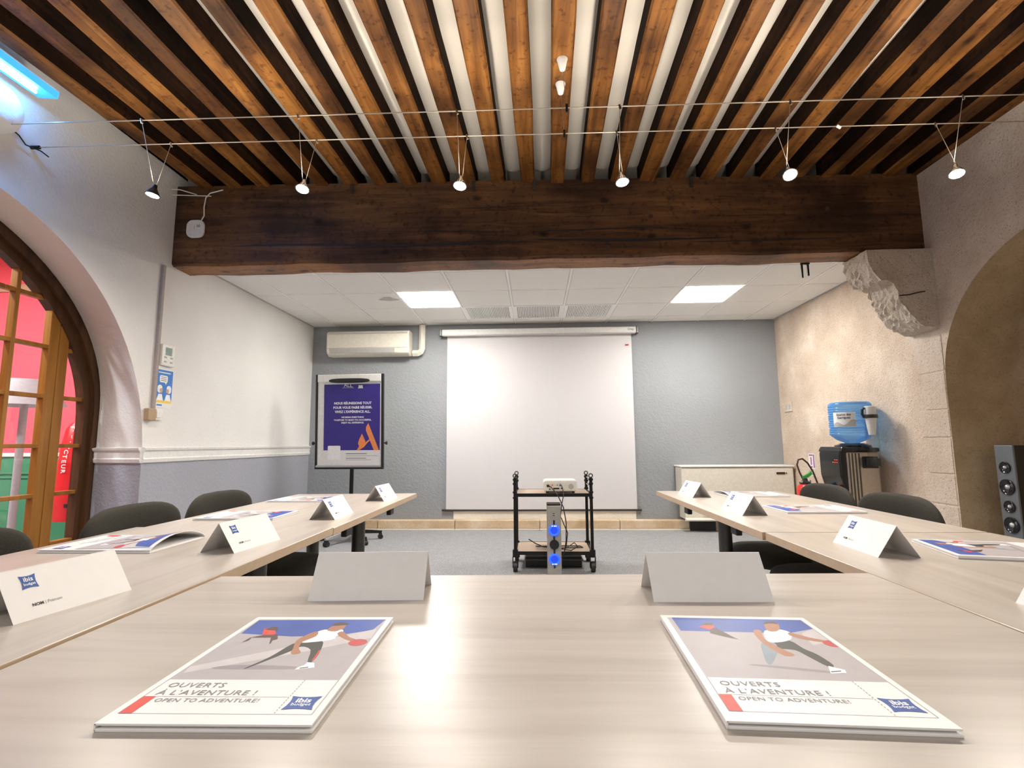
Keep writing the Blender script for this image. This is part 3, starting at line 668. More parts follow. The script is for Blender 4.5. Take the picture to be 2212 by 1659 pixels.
# conduit, switch, thermostat and poster on the left wall
o = MB().box(XL, XL + .024, 3.695, 3.722, z(.275), z(1.42)).build('cable_conduit', 'pipe_brown', bevel=.004); tag(o, 'brown vertical cable conduit running down the left wall from the beam', 'conduit')
o = MB().box(XL, XL + .04, 3.635, 3.715, z(.195), z(.285)).build('junction_box', 'box_tan', bevel=.005); tag(o, 'tan junction box at the foot of the conduit', 'box')
t = thing('light_switch', 'white square light switch beside the tan junction box', 'switch', (XL, 3.762, z(.243)))
MB().box(0, .018, -.042, .042, -.042, .042).build('plate', 'white_plastic', t, bevel=.004); MB().box(.016, .024, -.022, .024, -.024, .024).build('rocker', 'paper', t, bevel=.002)
t = thing('thermostat', 'white wall thermostat with a grey-green display above the blue poster', 'thermostat', (XL, 3.818, z(.715)))
MB().box(0, .022, -.068, .068, -.085, .085).build('body', 'white_plastic', t, bevel=.005); MB().box(.020, .0235, -.034, .036, .0, .062).build('display', 'lcd_green', t)
for a, b_ in ((-.045, -.025), (.02, -.025), (-.045, -.06), (.02, -.06)): MB().box(.021, .0245, a, a + .028, b_, b_ + .014).build('button', 'grey_plastic', t, bevel=.002)
t = thing('wall_poster', 'small blue poster of two people in white caps on the left wall', 'poster', (XL + .001, 3.823, z(.452)))
MB().box(0, .001, -.092, .092, -.152, .152).build('sheet', 'paper', t)
mb = MB(); X1, X2, X3 = .0014, .0018, .0022
def pp(pts, x): mb.poly([(x, a, b_) for a, b_ in pts])
mb.mat(0); pp([(-.086, -.095), (.086, -.095), (.086, .146), (-.086, .146)], X1)
mb.mat(1); pp([(-.086, -.115), (.086, -.115), (.086, -.095), (-.086, -.095)], X1)
mb.mat(2); pp(rrect(.085, .055, .012, 3, -.012, .075), X2); pp([(.0, .05), (.022, .05), (.014, .03)], X2)
for s, cx in ((1, -.04), (-1, .045)):
    mb.mat(2); pp([(cx - .036, -.095), (cx + .036, -.095), (cx + .018, -.045), (cx - .018, -.045)], X2)
    pp(rrect(.05, .062, .022, 4, cx - s * .006, -.005), X2)
    mb.mat(3); pp(rrect(.032, .036, .014, 4, cx + s * .008, -.018), X3)
mb.mat(4)
for k in range(3): pp([(-.042, .092 - k * .014), (.018, .092 - k * .014), (.018, .087 - k * .014), (-.042, .087 - k * .014)], X3)
mb.mat(2); pp([(-.07, .128), (.06, .128), (.06, .121), (-.07, .121)], X2)
mb.mat(0); pp([(-.07, -.138), (-.012, -.138), (-.012, -.126), (-.07, -.126)], X1)
mb.build('poster_print', ['ink_poster_blue', 'ink_yellow', 'ink_white', 'ink_skin_pale', 'ink_grey'], t)

# ------------------------------------------------------------------ end wall: screen, air conditioner, convector
YS = 6.372
t = thing('projection_screen', 'large white pull-down projection screen on the grey end wall', 'projection screen', (0, YS, 0))
fx = lambda s: s
MB().box(-1.185, 1.31, -.05, .045, z(1.395), z(1.473)).build('housing', 'white_paint', t, bevel=.012)
MB().box(-1.21, -1.178, -.06, .05, z(1.385), z(1.479)).build('end_cap', 'dark_steel', t, bevel=.006); MB().box(1.303, 1.335, -.06, .05, z(1.385), z(1.479)).build('end_cap', 'dark_steel', t, bevel=.006)
MB().box(-1.19, 1.31, -.052, -.049, z(1.388), z(1.396)).build('slot_edge', 'grey_plastic', t)
mb = MB(); xs = [-1.122 + 2.38 * i / 12 for i in range(13)]
mb.add([(x, .042 - .003 * math.sin((x + 1) * 2.2), zz) for j, zz in enumerate((z(1.405), z(.7), z(0), z(-.82))) for x in xs], [(j * 13 + i, j * 13 + i + 1, (j + 1) * 13 + i + 1, (j + 1) * 13 + i) for j in range(3) for i in range(12)])
mb.build('cloth', 'screen_cloth', t, smooth=60)
MB().tube([(-1.175, .045, z(-.822)), (1.312, .045, z(-.822))], .012, 8).build('bottom_bar', 'black_plastic', t)
MB().box(1.175, 1.22, .036, .0385, z(1.245), z(1.262)).build('maker_mark', 'ink_red', t)
MB().text('Oray', .038, frame((1.235, -.0512, z(1.425)), (1, 0, 0), (0, 0, 1)), bold=.001).build('lettering', 'ink_grey', t)
for x in (-1.1, 1.2): MB().box(x - .03, x + .03, .045, YB - YS - .022, z(1.40), z(1.45)).build('wall_bracket', 'dark_steel', t)
t = thing('air_conditioner', 'cream wall-mounted air conditioner above the flip chart', 'air conditioner', (-2.1, YB - .022, z(1.29)))
prof = [(0, -.15), (-.13, -.16), (-.19, -.125), (-.205, -.06), (-.21, .10), (-.20, .145), (-.16, .165), (0, .165)]
MB().prism([(-.545, a, b_) for a, b_ in prof], (1.065, 0, 0)).build('body', 'cream_plastic', t, bevel=.012, bseg=3, smooth=45)
MB().box(-.53, .50, -.209, -.204, .118, .132).build('intake_slot', 'grey_plastic', t)
MB().box(-.54, .515, -.2095, -.20, -.066, -.060).build('panel_joint', 'grey_plastic', t)
mb = MB(); mb.prism([(-.505, -.206, -.072), (-.505, -.194, -.125), (-.505, -.19, -.125), (-.505, -.20, -.072)], (.84, 0, 0)); mb.build('louvre', 'grey_plastic', t, bevel=.002)
mb = MB(); mb.tube([(.53, -.05, -.115), (.60, -.05, -.115), (.637, -.05, -.098), (.655, -.05, -.06), (.655, -.05, .26)], .044, 4); 
mb.build('pipe_cover', 'cream_plastic', t, bevel=.008)
t = thing('convector', 'cream fan convector against the end wall beside the limestone wall', 'heater', (2.395, 6.28, 0))
MB().box(-.655, .655, -.13, .15, .30, .752).build('body', 'cream_plastic', t, bevel=.02, bseg=3)
MB().box(-.665, .665, -.14, .16, .752, .772).build('top_cover', 'white_plastic', t, bevel=.008)
MB().box(-.62, .62, -.10, .15, .14, .30).build('lower_panel', 'cream_plastic', t, bevel=.008)
MB().prism([(-.63, -.105, .12), (-.63, -.16, .135), (-.63, -.16, .15), (-.63, -.105, .165)], (1.26, 0, 0)).build('bottom_lip', 'cream_plastic', t, bevel=.004)
for k in range(5): MB().box(-.42, .42, -.107, -.098, .18 + k * .018, .19 + k * .018).build('vent_slat', 'white_plastic', t)
MB().prism([(p[0], -.131, p[1]) for p in rrect(.10, .026, .006, 3, .50, .68)], (0, -.004, 0)).build('badge', 'ink_brown', t)
MB().lathe([(.008, -.136), (.008, -.13)], 10, 'y', (.565, 0, .68)).build('badge_dot', 'ink_brown', t)
for x in (-.4, .4): MB().box(x - .15, x + .15, -.03, .12, 0, .14).build('foot', 'black_plastic', t)

# ------------------------------------------------------------------ flip chart
t = thing('flip_chart', 'flip chart on a five-castor stand in front of the grey wall, holding a purple poster', 'flip chart', (-2.03, 5.55, 0), R(-2.5))
LEAN = Matrix.Rotation(R(3.0), 4, 'X')
B = T((-.012, -.05, z(.27))) @ LEAN             # board centre
bw, bh = .775, 1.03
MB().xf(B).box(-bw / 2 + .01, bw / 2 - .01, -.012, .0, -bh / 2 + .01, bh / 2 - .01).build('board', 'white_paint', t)
for s in (-1, 1): MB().xf(B).box(s * (bw / 2 - .011) - .013, s * (bw / 2 - .011) + .013, -.020, .012, -bh / 2, bh / 2).build('side_rail', 'black_plastic', t, bevel=.003)
MB().xf(B).box(-bw / 2 - .002, bw / 2 + .002, -.024, .012, -bh / 2 - .018, -bh / 2 + .004).build('bottom_rail', 'black_plastic', t, bevel=.003)
MB().xf(B).box(-bw / 2 + .02, bw / 2 - .02, -.045, -.014, -bh / 2 + .004, -bh / 2 + .026).build('pen_tray', 'aluminium', t, bevel=.003)
MB().xf(B).box(-bw / 2 + .022, bw / 2 - .03, -.024, -.012, bh / 2 - .085, bh / 2 - .004).build('clamp_bar', 'white_plastic', t, bevel=.003)
MB().xf(B @ T((.0, -.026, bh / 2 - .073))).pillow(.47, .052, .028, 3.0, 0, 28).build('clamp_grip', 'black_plastic', t, smooth=60)
for s in (-1, 1):
    MB().xf(B).tube([(s * (bw / 2), -.0, -.25), (s * (bw / 2 + .028), 0, -.25)], .008, 8).build('knob_stem', 'black_plastic', t)
    MB().xf(B).tube([(s * (bw / 2 + .024), 0, -.25), (s * (bw / 2 + .038), 0, -.25)], .02, 12).build('knob', 'black_plastic', t)
MB().tube([(0, .02, .12), (0, .02, z(.35))], .022, 12).build('pole', 'black_metal', t, smooth=40)
MB().box(-.10, .10, -.03, .03, z(.1), z(.34)).build('pole_bracket', 'black_metal', t)
for k in range(5):
    a = R(-112 + 72 * k); M = Matrix.Rotation(a, 4, 'Z') @ T((0, 0, 0))
    M = T((0, .02, 0)) @ M
    o = MB().xf(M).hexa([(.02, -.028, .085), (.34, -.016, .062), (.34, .016, .062), (.02, .028, .085)], [(.02, -.022, .135), (.35, -.012, .088), (.35, .012, .088), (.02, .022, .135)]).build('foot', 'black_metal' if k else 'aluminium', t, bevel=.004)
    MB().xf(M).box(.315, .345, -.017, .017, .03, .066).tube([(.33, -.024, .026), (.33, .024, .026)], .026, 14).build('castor', 'black_plastic', o)
MB().lathe([(.05, .08), (.055, .12), (.03, .16)], 18, 'z', (0, .02, 0)).build('hub', 'black_metal', t, smooth=40)
# poster clipped on the chart: its own thing
pz = thing('conference_poster', 'purple poster with white lettering and an orange letter A, clipped on the flip chart', 'poster', (0, 0, 0)); pz.matrix_world = t.matrix_basis @ B @ T((.028, -.013, -.035))
t.rotation_euler = t.rotation_euler
pw, ph = .64, .875
MB().box(-pw / 2, pw / 2, -.0012, 0, -ph / 2, ph / 2).build('sheet', 'paper', pz)
mb = MB()
def q2(pts, y=-.0016): mb.poly([(a, y, b_) for a, b_ in pts])
uv = lambda u, v: (-pw / 2 + u * pw, -ph / 2 + v * ph)
mb.mat(0); q2([uv(0, .166), uv(1, .166), uv(1, 1), uv(0, 1)])
mb.mat(1); q2([uv(*p) for p in ((.80, .502), (.745, .445), (.745, .40), (.775, .345), (1.0 - .02, .166), (.885, .166), (.80, .30))][0:0] or [uv(.795, .505), uv(.755, .455), uv(.755, .41), uv(.895, .166), uv(.985, .166)], -.002)
q2([uv(.685, .375), uv(.635, .30), uv(.615, .25), uv(.635, .215), uv(.705, .225), uv(.75, .27)], -.002)
q2([uv(.635, .215), uv(.60, .175), uv(.585, .166), uv(.65, .172), uv(.72, .205), uv(.79, .265), uv(.87, .315), uv(.80, .295), uv(.705, .235)], -.0022)
mb.mat(2); q2(rrect(.145, .155, .012, 3, *uv(.19, .135)), -.002)
FR_ = lambda u, v: frame((uv(u, v)[0], -.0022, uv(u, v)[1]), (1, 0, 0), (0, 0, 1))
for s, sz, v, bo in (('NOUS RÉUNISSONS TOUT', .036, .745, .0012), ('POUR VOUS FAIRE RÉUSSIR.', .036, .690, .0012), ('VIVEZ L’EXPÉRIENCE ALL.', .036, .637, .0012), ('WE BRING EVERYTHING', .0235, .572, .0008), ('TOGETHER TO MAKE YOU SUCCESSFUL.', .0235, .537, .0008), ('ENJOY ALL EXPERIENCE.', .0235, .503, .0008)):
    mb.text(s, sz, FR_(.515, v), bold=bo)
mb.text('ALL', .060, FR_(.43, .965)); mb.text('ACCOR LIVE LIMITLESS', .0125, FR_(.43, .95)); q2([uv(.605, .945), uv(.70, .945), uv(.69, .965), uv(.69, .985), uv(.615, .985), uv(.615, .965)], -.002)
mb.mat(3)
for v, w, hh in ((.118, .37, .010), (.094, .56, .004), (.063, .36, .008), (.045, .45, .004)): q2([uv(.40, v), uv(.40 + w, v), uv(.40 + w, v + hh), uv(.40, v + hh)])
mb.build('poster_print', ['ink_navy', 'ink_orange', 'ink_white', 'ink_grey'], pz)

# ------------------------------------------------------------------ tables
ZT = z(-.297)
def table(name, label, poly, legs, grain, clips=(), group='pale wood meeting tables', dz=0.0):
    cx = sum(p[0] for p in poly) / 4; cy = sum(p[1] for p in poly) / 4
    t = thing(name, label, 'table', (cx, cy, 0), group=group)
    z1 = ZT + dz; M = T((-cx, -cy, 0))
    o = MB().xf(M).mat(0).poly([(x, y, z1) for x, y in poly]).mat(1)
    n = 4
    for i in range(n):
        a, b_ = poly[i], poly[(i + 1) % n]; o.poly([(*a, z1), (*a, z1 - .026), (*b_, z1 - .026), (*b_, z1)])
    o.poly([(x, y, z1 - .026) for x, y in poly[::-1]])
    o.build('tabletop', ['laminate_' + grain, 'laminate_edge'], t, bevel=.0015, clean=True)
    for x, y in legs:
        l = MB().xf(M).tube([(x, y, .012), (x, y, z1 - .03)], .034, 16).build('leg', 'dark_steel', t, smooth=40)
        MB().xf(M).box(x - .07, x + .07, y - .07, y + .07, z1 - .032, z1 - .026).build('leg_plate', 'black_metal', l); MB().xf(M).lathe([(.04, 0), (.04, .014)], 16, 'z', (x, y, 0)).build('leg_foot', 'black_plastic', l)
    for x, y in clips: MB().xf(M).box(x - .012, x + .012, y - .03, y + .03, z1 - .068, z1 - .026).build('connector', 'black_plastic', t, bevel=.004)
    return t
table('meeting_table', 'pale wood table across the foreground carrying two folders and two blank tent cards', [(-.722, .40), (.752, .44), (.7555, 1.221), (-.7225, 1.167)], [(-.55, .6), (.55, .62), (-.60, .95), (.60, .95)], 'x')
table('meeting_table', 'nearer pale wood table of the left row, touching the foreground table', [(-1.46, .25), (-.7265, .25), (-.7265, 1.827), (-1.46, 1.827)], [(-.95, .6), (-1.25, .6), (-.98, 1.45), (-1.3, 1.665)], 'y', dz=.004)
table('meeting_table', 'farther pale wood table of the left row, ending near the flip chart', [(-1.45, 1.831), (-.7265, 1.831), (-.7265, 3.118), (-1.45, 3.075)], [(-.945, 2.72), (-1.30, 2.97), (-1.04, 1.90)], 'y', [(-.765, 2.68), (-.765, 2.06)])
table('meeting_table', 'nearer pale wood table of the right row, touching the foreground table', [(.759, .30), (1.475, .30), (1.475, 1.747), (.759, 1.747)], [(.95, .6), (1.3, .6), (1.0, 1.45), (1.3, 1.45)], 'y')
table('meeting_table', 'farther pale wood table of the right row, ending near the convector', [(.752, 1.754), (1.475, 1.754), (1.475, 3.20), (.752, 3.225)], [(1.00, 2.78), (1.30, 1.93)], 'y', [(.79, 2.70), (.80, 2.10)])

# ------------------------------------------------------------------ chairs
def make_chair(label):
    t = thing('meeting_chair', label, 'chair', (0, 0, 0), group='black meeting chairs')      # faces +X
    ROT = Matrix.Rotation(R(90), 4, 'Z')
    seat = MB().xf(T((.04, 0, .445)) @ Matrix.Rotation(R(90), 4, 'Z') @ Matrix.Rotation(R(90), 4, 'X')).pillow(.49, .52, .085, 3.6, -.012).build('seat', 'chair_fabric', t, smooth=60)
    MB().xf(T((.0, 0, .41)) @ Matrix.Rotation(R(90), 4, 'Z') @ Matrix.Rotation(R(90), 4, 'X')).pillow(.45, .41, .03, 3.6, -.012).build('seat_shell', 'black_plastic', t, smooth=60)
    MB().xf(T((-.262, 0, .635)) @ Matrix.Rotation(R(90), 4, 'Z') @ Matrix.Rotation(R(9), 4, 'X')).pillow(.525, .365, .055, 3.9, -.045).build('backrest', 'chair_fabric', t, smooth=60)
    for s in (-1, 1):
        MB().tube([(.20, s * .22, .40), (.235, s * .25, .0)], .0125, 8).build('leg', 'dark_steel', t, smooth=40)
        MB().tube([(-.17, s * .22, .40), (-.26, s * .25, .0)], .0125, 8).build('leg', 'dark_steel', t, smooth=40)
        MB().tube([(.20, s * .22, .398), (-.17, s * .22, .398), (-.215, s * .20, .42), (-.265, s * .16, .55)], .011, 8).build('frame_tube', 'chrome', t, smooth=40)
    MB().tube([(.10, -.22, .392), (.10, .22, .392)], .010, 8).build('cross_tube', 'chrome', t, smooth=40)
    return t
c0 = make_chair('black fabric chair at the left row, nearest the camera, cut off by the picture edge'); c0.location = (-1.40, 1.33, 0); c0.rotation_euler = (0, 0, R(0))
for x, y, a, lab in ((-1.395, 2.005, 1, 'black fabric chair at the left row in front of the glazed door'), (-1.39, 2.55, -1, 'black fabric chair at the left row nearest the flip chart'),
                     (1.375, 2.33, 180, 'grey-black fabric chair at the right row, the nearer one beside the limestone jamb'), (1.375, 2.875, 180, 'grey-black fabric chair at the right row in front of the water cooler')):
    dup(c0, (x, y, 0), R(a), lab)

# ------------------------------------------------------------------ tent cards
LOGO = lambda w: [(-w / 2, w / 2), (-w * .25, w * .44), (0, w * .42), (w * .25, w * .44), (w / 2, w / 2), (w * .44, w * .25), (w * .42, 0), (w * .44, -w * .25), (w / 2, -w / 2), (w * .25, -w * .44), (0, -w * .42), (-w * .25, -w * .44), (-w / 2, -w / 2), (-w * .44, -w * .25), (-w * .42, 0), (-w * .44, w * .25)]
def card(label, x, y, rz, dz=0, L=.208):
    t = thing('tent_card', label, 'name card', (x, y, ZT + dz), rz, 'folded white name cards')
    w, h, e = .0525, .080, .0007
    for s, nm in ((-1, 'panel'), (1, 'printed_panel')):
        o = MB().hexa([(-L / 2, s * w, 0), (L / 2, s * w, 0), (L / 2, s * (w - e), 0), (-L / 2, s * (w - e), 0)][::s], [(-L / 2, 0, h), (L / 2, 0, h), (L / 2, -s * e, h - .0003), (-L / 2, -s * e, h - .0003)][::s]).build(nm, 'paper', t, clean=True)
    sl = Vector((0, -w, h)).normalized(); M = frame((0, w + .0006, .0003), (-1, 0, 0), tuple(sl))
    mb = MB(); mb.xf(M)
    mb.mat(0).poly([(px - .062, py + .068, 0) for px, py in LOGO(.026)])
    mb.mat(1).text('ibis', .0115, T((-.062, .069, .0003)), bold=.0002); mb.text('budget', .0068, T((-.062, .0615, .0003)), bold=.0001)
    mb.mat(2).text('NOM', .0075, T((-.060, .022, .0)), align='CENTER', bold=.0002); mb.mat(3).text('| Prénom', .0075, T((-.049, .022, .0)), align='LEFT')
    mb.build('print', ['ink_blue', 'ink_white', 'ink_black', 'ink_grey'], o)
    return t
card('blank back of a tent card behind the left foreground folder', -.331, 1.047, R(3.2), 0, .222)
card('blank back of a tent card behind the right foreground folder', .331, 1.052, R(1.2), 0, .224)
card('largest tent card of the left row, nearest the camera, its logo facing the room', -.902, .949, R(-99.5), .004)
card('tent card of the left row beside the curled folder', -.867, 1.498, R(-96.4), .004)
card('tent card of the left row, second from the flip chart end', -.8535, 2.13, R(-90))
card('tent card of the left row at the far table end near the flip chart', -.840, 2.776, R(-94))
card('tent card cut off by the right picture edge', .935, .905, R(90))
card('tent card of the right row beside the cut-off folder', .934, 1.48, R(88.4))
card('tent card of the right row, second from the convector end', .887, 2.24, R(93))
card('tent card of the right row at the far table end before the convector', .89, 2.92, R(96))

# ------------------------------------------------------------------ folders
V1 = {
 'sky':[(0.006,0.993),(0.939,1.022),(0.893,0.852),(0.669,0.777),(0.386,0.765),(0.019,0.803)],
 'band':[(0.013,0.428),(0.479,0.651),(0.917,0.871),(0.927,0.751),(0.591,0.588),(0.025,0.367)],
 'shadow':[(0.167,0.404),(0.64,0.407),(0.605,0.433),(0.259,0.444)],
 'pants':[(0.617,0.717),(0.673,0.603),(0.692,0.487),(0.665,0.474),(0.609,0.604),(0.528,0.641),(0.491,0.586),(0.373,0.436),(0.349,0.411),(0.34,0.417),(0.407,0.526),(0.442,0.648),(0.485,0.699)],
 'shirt':[(0.529,0.831),(0.575,0.859),(0.643,0.833),(0.675,0.861),(0.702,0.832),(0.687,0.767),(0.686,0.735),(0.621,0.707),(0.498,0.689),(0.545,0.76)],
 'arm':[(0.529,0.831),(0.488,0.806),(0.453,0.716),(0.487,0.625),(0.504,0.573),(0.531,0.553),(0.567,0.572),(0.523,0.625),(0.503,0.699),(0.55,0.769)],
 'arm2':[(0.674,0.806),(0.702,0.832),(0.777,0.76),(0.84,0.727),(0.812,0.708),(0.732,0.751)],
 'head':[(0.59,0.911),(0.619,0.949),(0.673,0.929),(0.685,0.871),(0.662,0.852),(0.629,0.833),(0.58,0.853)],
 'hair':[(0.582,0.921),(0.605,0.962),(0.678,0.951),(0.686,0.926),(0.6,0.911)],
 'ball':[(0.803,0.692),(0.849,0.73),(0.925,0.693),(0.883,0.655)],
 'shoe':[(0.665,0.474),(0.71,0.467),(0.736,0.422),(0.636,0.4),(0.636,0.42),(0.664,0.445)],
 'stripe':[(0.673,0.603),(0.692,0.487),(0.683,0.485),(0.664,0.60)],
 'lace':[(0.655,0.41),(0.70,0.42),(0.70,0.428),(0.655,0.418)],
 'top':[(0.13,0.869),(0.181,0.897),(0.26,0.802),(0.222,0.742),(0.178,0.784)],
 'whair':[(0.139,0.859),(0.172,0.897),(0.217,0.89),(0.243,0.841),(0.175,0.849)],
 'wlegs':[(0.187,0.784),(0.282,0.786),(0.317,0.731),(0.294,0.715),(0.307,0.682),(0.306,0.666),(0.259,0.751),(0.131,0.749),(0.139,0.714),(0.111,0.688),(0.122,0.749)],
}
V2 = {
 'sky':[(0.03,1.02),(0.97,1.02),(0.97,0.88),(0.728,0.813),(0.032,0.815)],
 'band':[(0.814,0.815),(0.97,0.88),(0.97,0.72),(0.79,0.666)],
 'shadow':[(0.38,0.44),(0.74,0.39),(0.70,0.375),(0.30,0.43)],
 'pants':[(0.57,0.696),(0.678,0.718),(0.706,0.625),(0.745,0.559),(0.76,0.456),(0.72,0.438),(0.674,0.541),(0.643,0.604),(0.551,0.618),(0.536,0.647)],
 'leg':[(0.48,0.671),(0.566,0.686),(0.539,0.602),(0.428,0.457),(0.396,0.456),(0.431,0.56)],
 'shirt':[(0.59,0.839),(0.694,0.864),(0.746,0.823),(0.709,0.748),(0.651,0.708),(0.561,0.689),(0.537,0.721)],
 'arm':[(0.526,0.847),(0.568,0.838),(0.532,0.731),(0.569,0.622),(0.609,0.552),(0.542,0.54),(0.495,0.662),(0.498,0.781)],
 'arm2':[(0.746,0.823),(0.826,0.764),(0.905,0.727),(0.888,0.704),(0.782,0.734),(0.72,0.784)],
 'head':[(0.644,0.94),(0.729,0.968),(0.728,0.91),(0.677,0.841),(0.613,0.839)],
 'hair':[(0.64,0.935),(0.65,0.955),(0.70,0.978),(0.735,0.965),(0.733,0.94),(0.69,0.945)],
 'ball':[(0.866,0.688),(0.955,0.732),(0.985,0.694),(0.905,0.647)],
 'shoe':[(0.724,0.445),(0.789,0.411),(0.777,0.382),(0.687,0.373)],
 'lace':[(0.70,0.385),(0.76,0.395),(0.76,0.403),(0.70,0.393)],
 'top':[(0.17,0.873),(0.235,0.915),(0.271,0.937),(0.283,0.879),(0.231,0.833)],
 'whair':[(0.2,0.90),(0.24,0.937),(0.29,0.94),(0.275,0.90)],
 'wlegs':[(0.231,0.84),(0.283,0.86),(0.345,0.742),(0.365,0.714),(0.285,0.75),(0.215,0.79)],
}
INK = {'sky': 'ink_sky', 'band': 'ink_light_sand', 'shadow': 'ink_shadow', 'pants': 'ink_trousers', 'leg': 'ink_denim', 'shirt': 'ink_white', 'arm': 'ink_skin', 'arm2': 'ink_skin', 'head': 'ink_skin', 'hair': 'ink_brown', 'ball': 'ink_ball', 'shoe': 'ink_white', 'stripe': 'ink_red', 'lace': 'ink_black', 'top': 'ink_red', 'whair': 'ink_brown', 'wlegs': 'ink_brown'}
FW, FH = .232, .327
VB = [-.5, -.35, -.2, -.05, .08, .18, .26, .32, .38, .43, .47, .5]
def smooth_poly(pts):
    n = len(pts); out = []
    for i in range(n):
        p0, p1, p2, p3 = (Vector((*pts[(i + k - 1) % n], 0)) for k in range(4))
        for t in (0, .33, .67):
            v = .5 * ((2 * p1) + (-p0 + p2) * t + (2 * p0 - 5 * p1 + 4 * p2 - p3) * t * t + (-p0 + 3 * p1 - 3 * p2 + p3) * t ** 3); out.append((v.x, v.y))
    return out
def make_folder(label, V, curl=0.0, loc=(0, 0, 0), rz=0):
    t = thing('folder', label, 'folder', loc, rz, 'white information folders')
    zc = lambda u, v: curl * max(0, (v + .2) / .7) ** 1.6 * max(0, math.sin(math.pi * (.5 + u))) ** .7     # bulge of the front cover towards its open top end
    UB = [-.5, -.46, -.4, -.3, -.2, -.08, .08, .2, .3, .4, .46, .5] if curl else [-.5, .5]
    MB().box(-FW / 2, FW / 2, -FH / 2, FH / 2, 0, .0035).build('back_cover', 'folder_card', t, bevel=.001)
    MB().box(-FW / 2 + .004, FW / 2 - .004, -FH / 2 + .005, FH / 2 - .004, .0035, .0055).build('pages', 'paper', t)
    mb = MB(); vs = []
    nu, nv = len(UB), len(VB)
    for h in (.0068, .0088): vs += [(u * (FW - .002), v * FH, h + zc(u, v)) for v in VB for u in UB]
    fs = []
    for L_ in (0, 1):
        for j in range(nv - 1):
            for i in range(nu - 1): fs.append(tuple(L_ * nu * nv + q for q in (j * nu + i, j * nu + i + 1, (j + 1) * nu + i + 1, (j + 1) * nu + i)))
    rim = [i for i in range(nu)] + [j * nu + nu - 1 for j in range(1, nv)] + [(nv - 1) * nu + i for i in range(nu - 2, -1, -1)] + [j * nu for j in range(nv - 2, 0, -1)]
    fs += [(rim[i], rim[(i + 1) % len(rim)], rim[(i + 1) % len(rim)] + nu * nv, rim[i] + nu * nv) for i in range(len(rim))]
    mb.add(vs, fs).build('front_cover', 'folder_card', t, clean=True)
    MB().box(-FW / 2, -FW / 2 + .002, -FH / 2, FH / 2, .001, .0085).build('spine', 'folder_card', t)
    names = []
    mb = MB()
    def use(m):
        if m not in names: names.append(m)
        mb.mat(names.index(m))
    lay = [0]
    def put(m, pts, dz=None):
        use(m); lay[0] += 1; h = .00885 + lay[0] * .000012
        mb.poly([(-FW / 2 + FW * u, -FH / 2 + FH * v, h) for u, v in pts])
    mu = lambda u, v: (max(.045, min(.955, .04 + .985 * u)), max(.3, min(.965, .012 + .945 * v)))
    put('ink_sand', [(.045, .305), (.955, .305), (.955, .965), (.045, .965)])
    for k, pts in V.items():
        if k == 'ball':
            cu, cv = sum(p[0] for p in pts) / 4, sum(p[1] for p in pts) / 4; pts = [(cu + .06 * math.cos(a), cv + .042 * math.sin(a)) for a in [2 * math.pi * i / 18 for i in range(18)]]
        elif k not in ('sky', 'band', 'wlegs', 'top', 'whair', 'shoe', 'lace', 'stripe'): pts = smooth_poly(pts)
        put(INK[k], [mu(*p) for p in pts])
    ln = lambda m, u0, v0, u1, v1: put(m, [(u0, v0), (u1, v0), (u1, v1), (u0, v1)])
    ln('ink_grey', .040, .060, .0425, .968); ln('ink_grey', .9575, .060, .960, .968); ln('ink_grey', .04, .060, .96, .0618)
    ln('ink_grey', .045, .1735, .775, .1753); ln('ink_red', .0425, .0618, .105, .1735)
    for k in range(15): ln('ink_grey', .777, .066 + k * .0163, .7805, .074 + k * .0163)
    use('ink_grey'); X = lambda u, v: T((-FW / 2 + FW * u, -FH / 2 + FH * v, .0092))
    mb.text('OUVERTS', .0158, X(.085, .243), 'LEFT', space=1.05); mb.text('À L’AVENTURE !', .0158, X(.085, .187), 'LEFT', space=1.05); mb.text('OPEN TO ADVENTURE!', .0112, X(.125, .137), 'LEFT', space=1.03)
    use('ink_blue'); lay[0] += 1; o = X(.868, .135)
    mb.poly([tuple(o @ Vector((a * 1.15, b_ * 1.0, 0))) for a, b_ in LOGO(.030)])
    use('ink_white'); mb.text('ibis', .0135, T((0, 0, .0002)) @ X(.868, .136), bold=.0004); mb.text('budget', .0082, T((0, 0, .0002)) @ X(.868, .116), bold=.0001)
    if curl:
        bm = bmesh.new(); me = bpy.data.meshes.new('tmp'); me.from_pydata(mb.v, [], mb.f); bm.from_mesh(me)
        for f, m in zip(bm.faces, mb.m): f.material_index = m
        for v in VB[1:-1]: bmesh.ops.bisect_plane(bm, geom=bm.verts[:] + bm.edges[:] + bm.faces[:], plane_co=(0, v * FH, 0), plane_no=(0, 1, 0))
        for u in UB[1:-1]: bmesh.ops.bisect_plane(bm, geom=bm.verts[:] + bm.edges[:] + bm.faces[:], plane_co=(u * (FW - .002), 0, 0), plane_no=(1, 0, 0))
        def lerp_cell(B, x):
            for a, b_ in zip(B[:-1], B[1:]):
                if a <= x <= b_ + 1e-6: return a, b_, (x - a) / (b_ - a)
            return B[-2], B[-1], 1.0
        for p in bm.verts:
            va, vb, tv = lerp_cell(VB, p.co.y / FH); ua, ub, tu = lerp_cell(UB, p.co.x / (FW - .002))
            p.co.z += (zc(ua, va) * (1 - tu) + zc(ub, va) * tu) * (1 - tv) + (zc(ua, vb) * (1 - tu) + zc(ub, vb) * tu) * tv + .0006
        bm.verts.index_update(); mb.v = [tuple(p.co) for p in bm.verts]; mb.f = [tuple(p.index for p in f.verts) for f in bm.faces]; mb.m = [f.material_index for f in bm.faces]; bm.free()
    mb.build('cover_print', names, t)
    return t
def at(bx, by, t): return (bx - math.sin(t) * FH / 2, by + math.cos(t) * FH / 2, ZT)
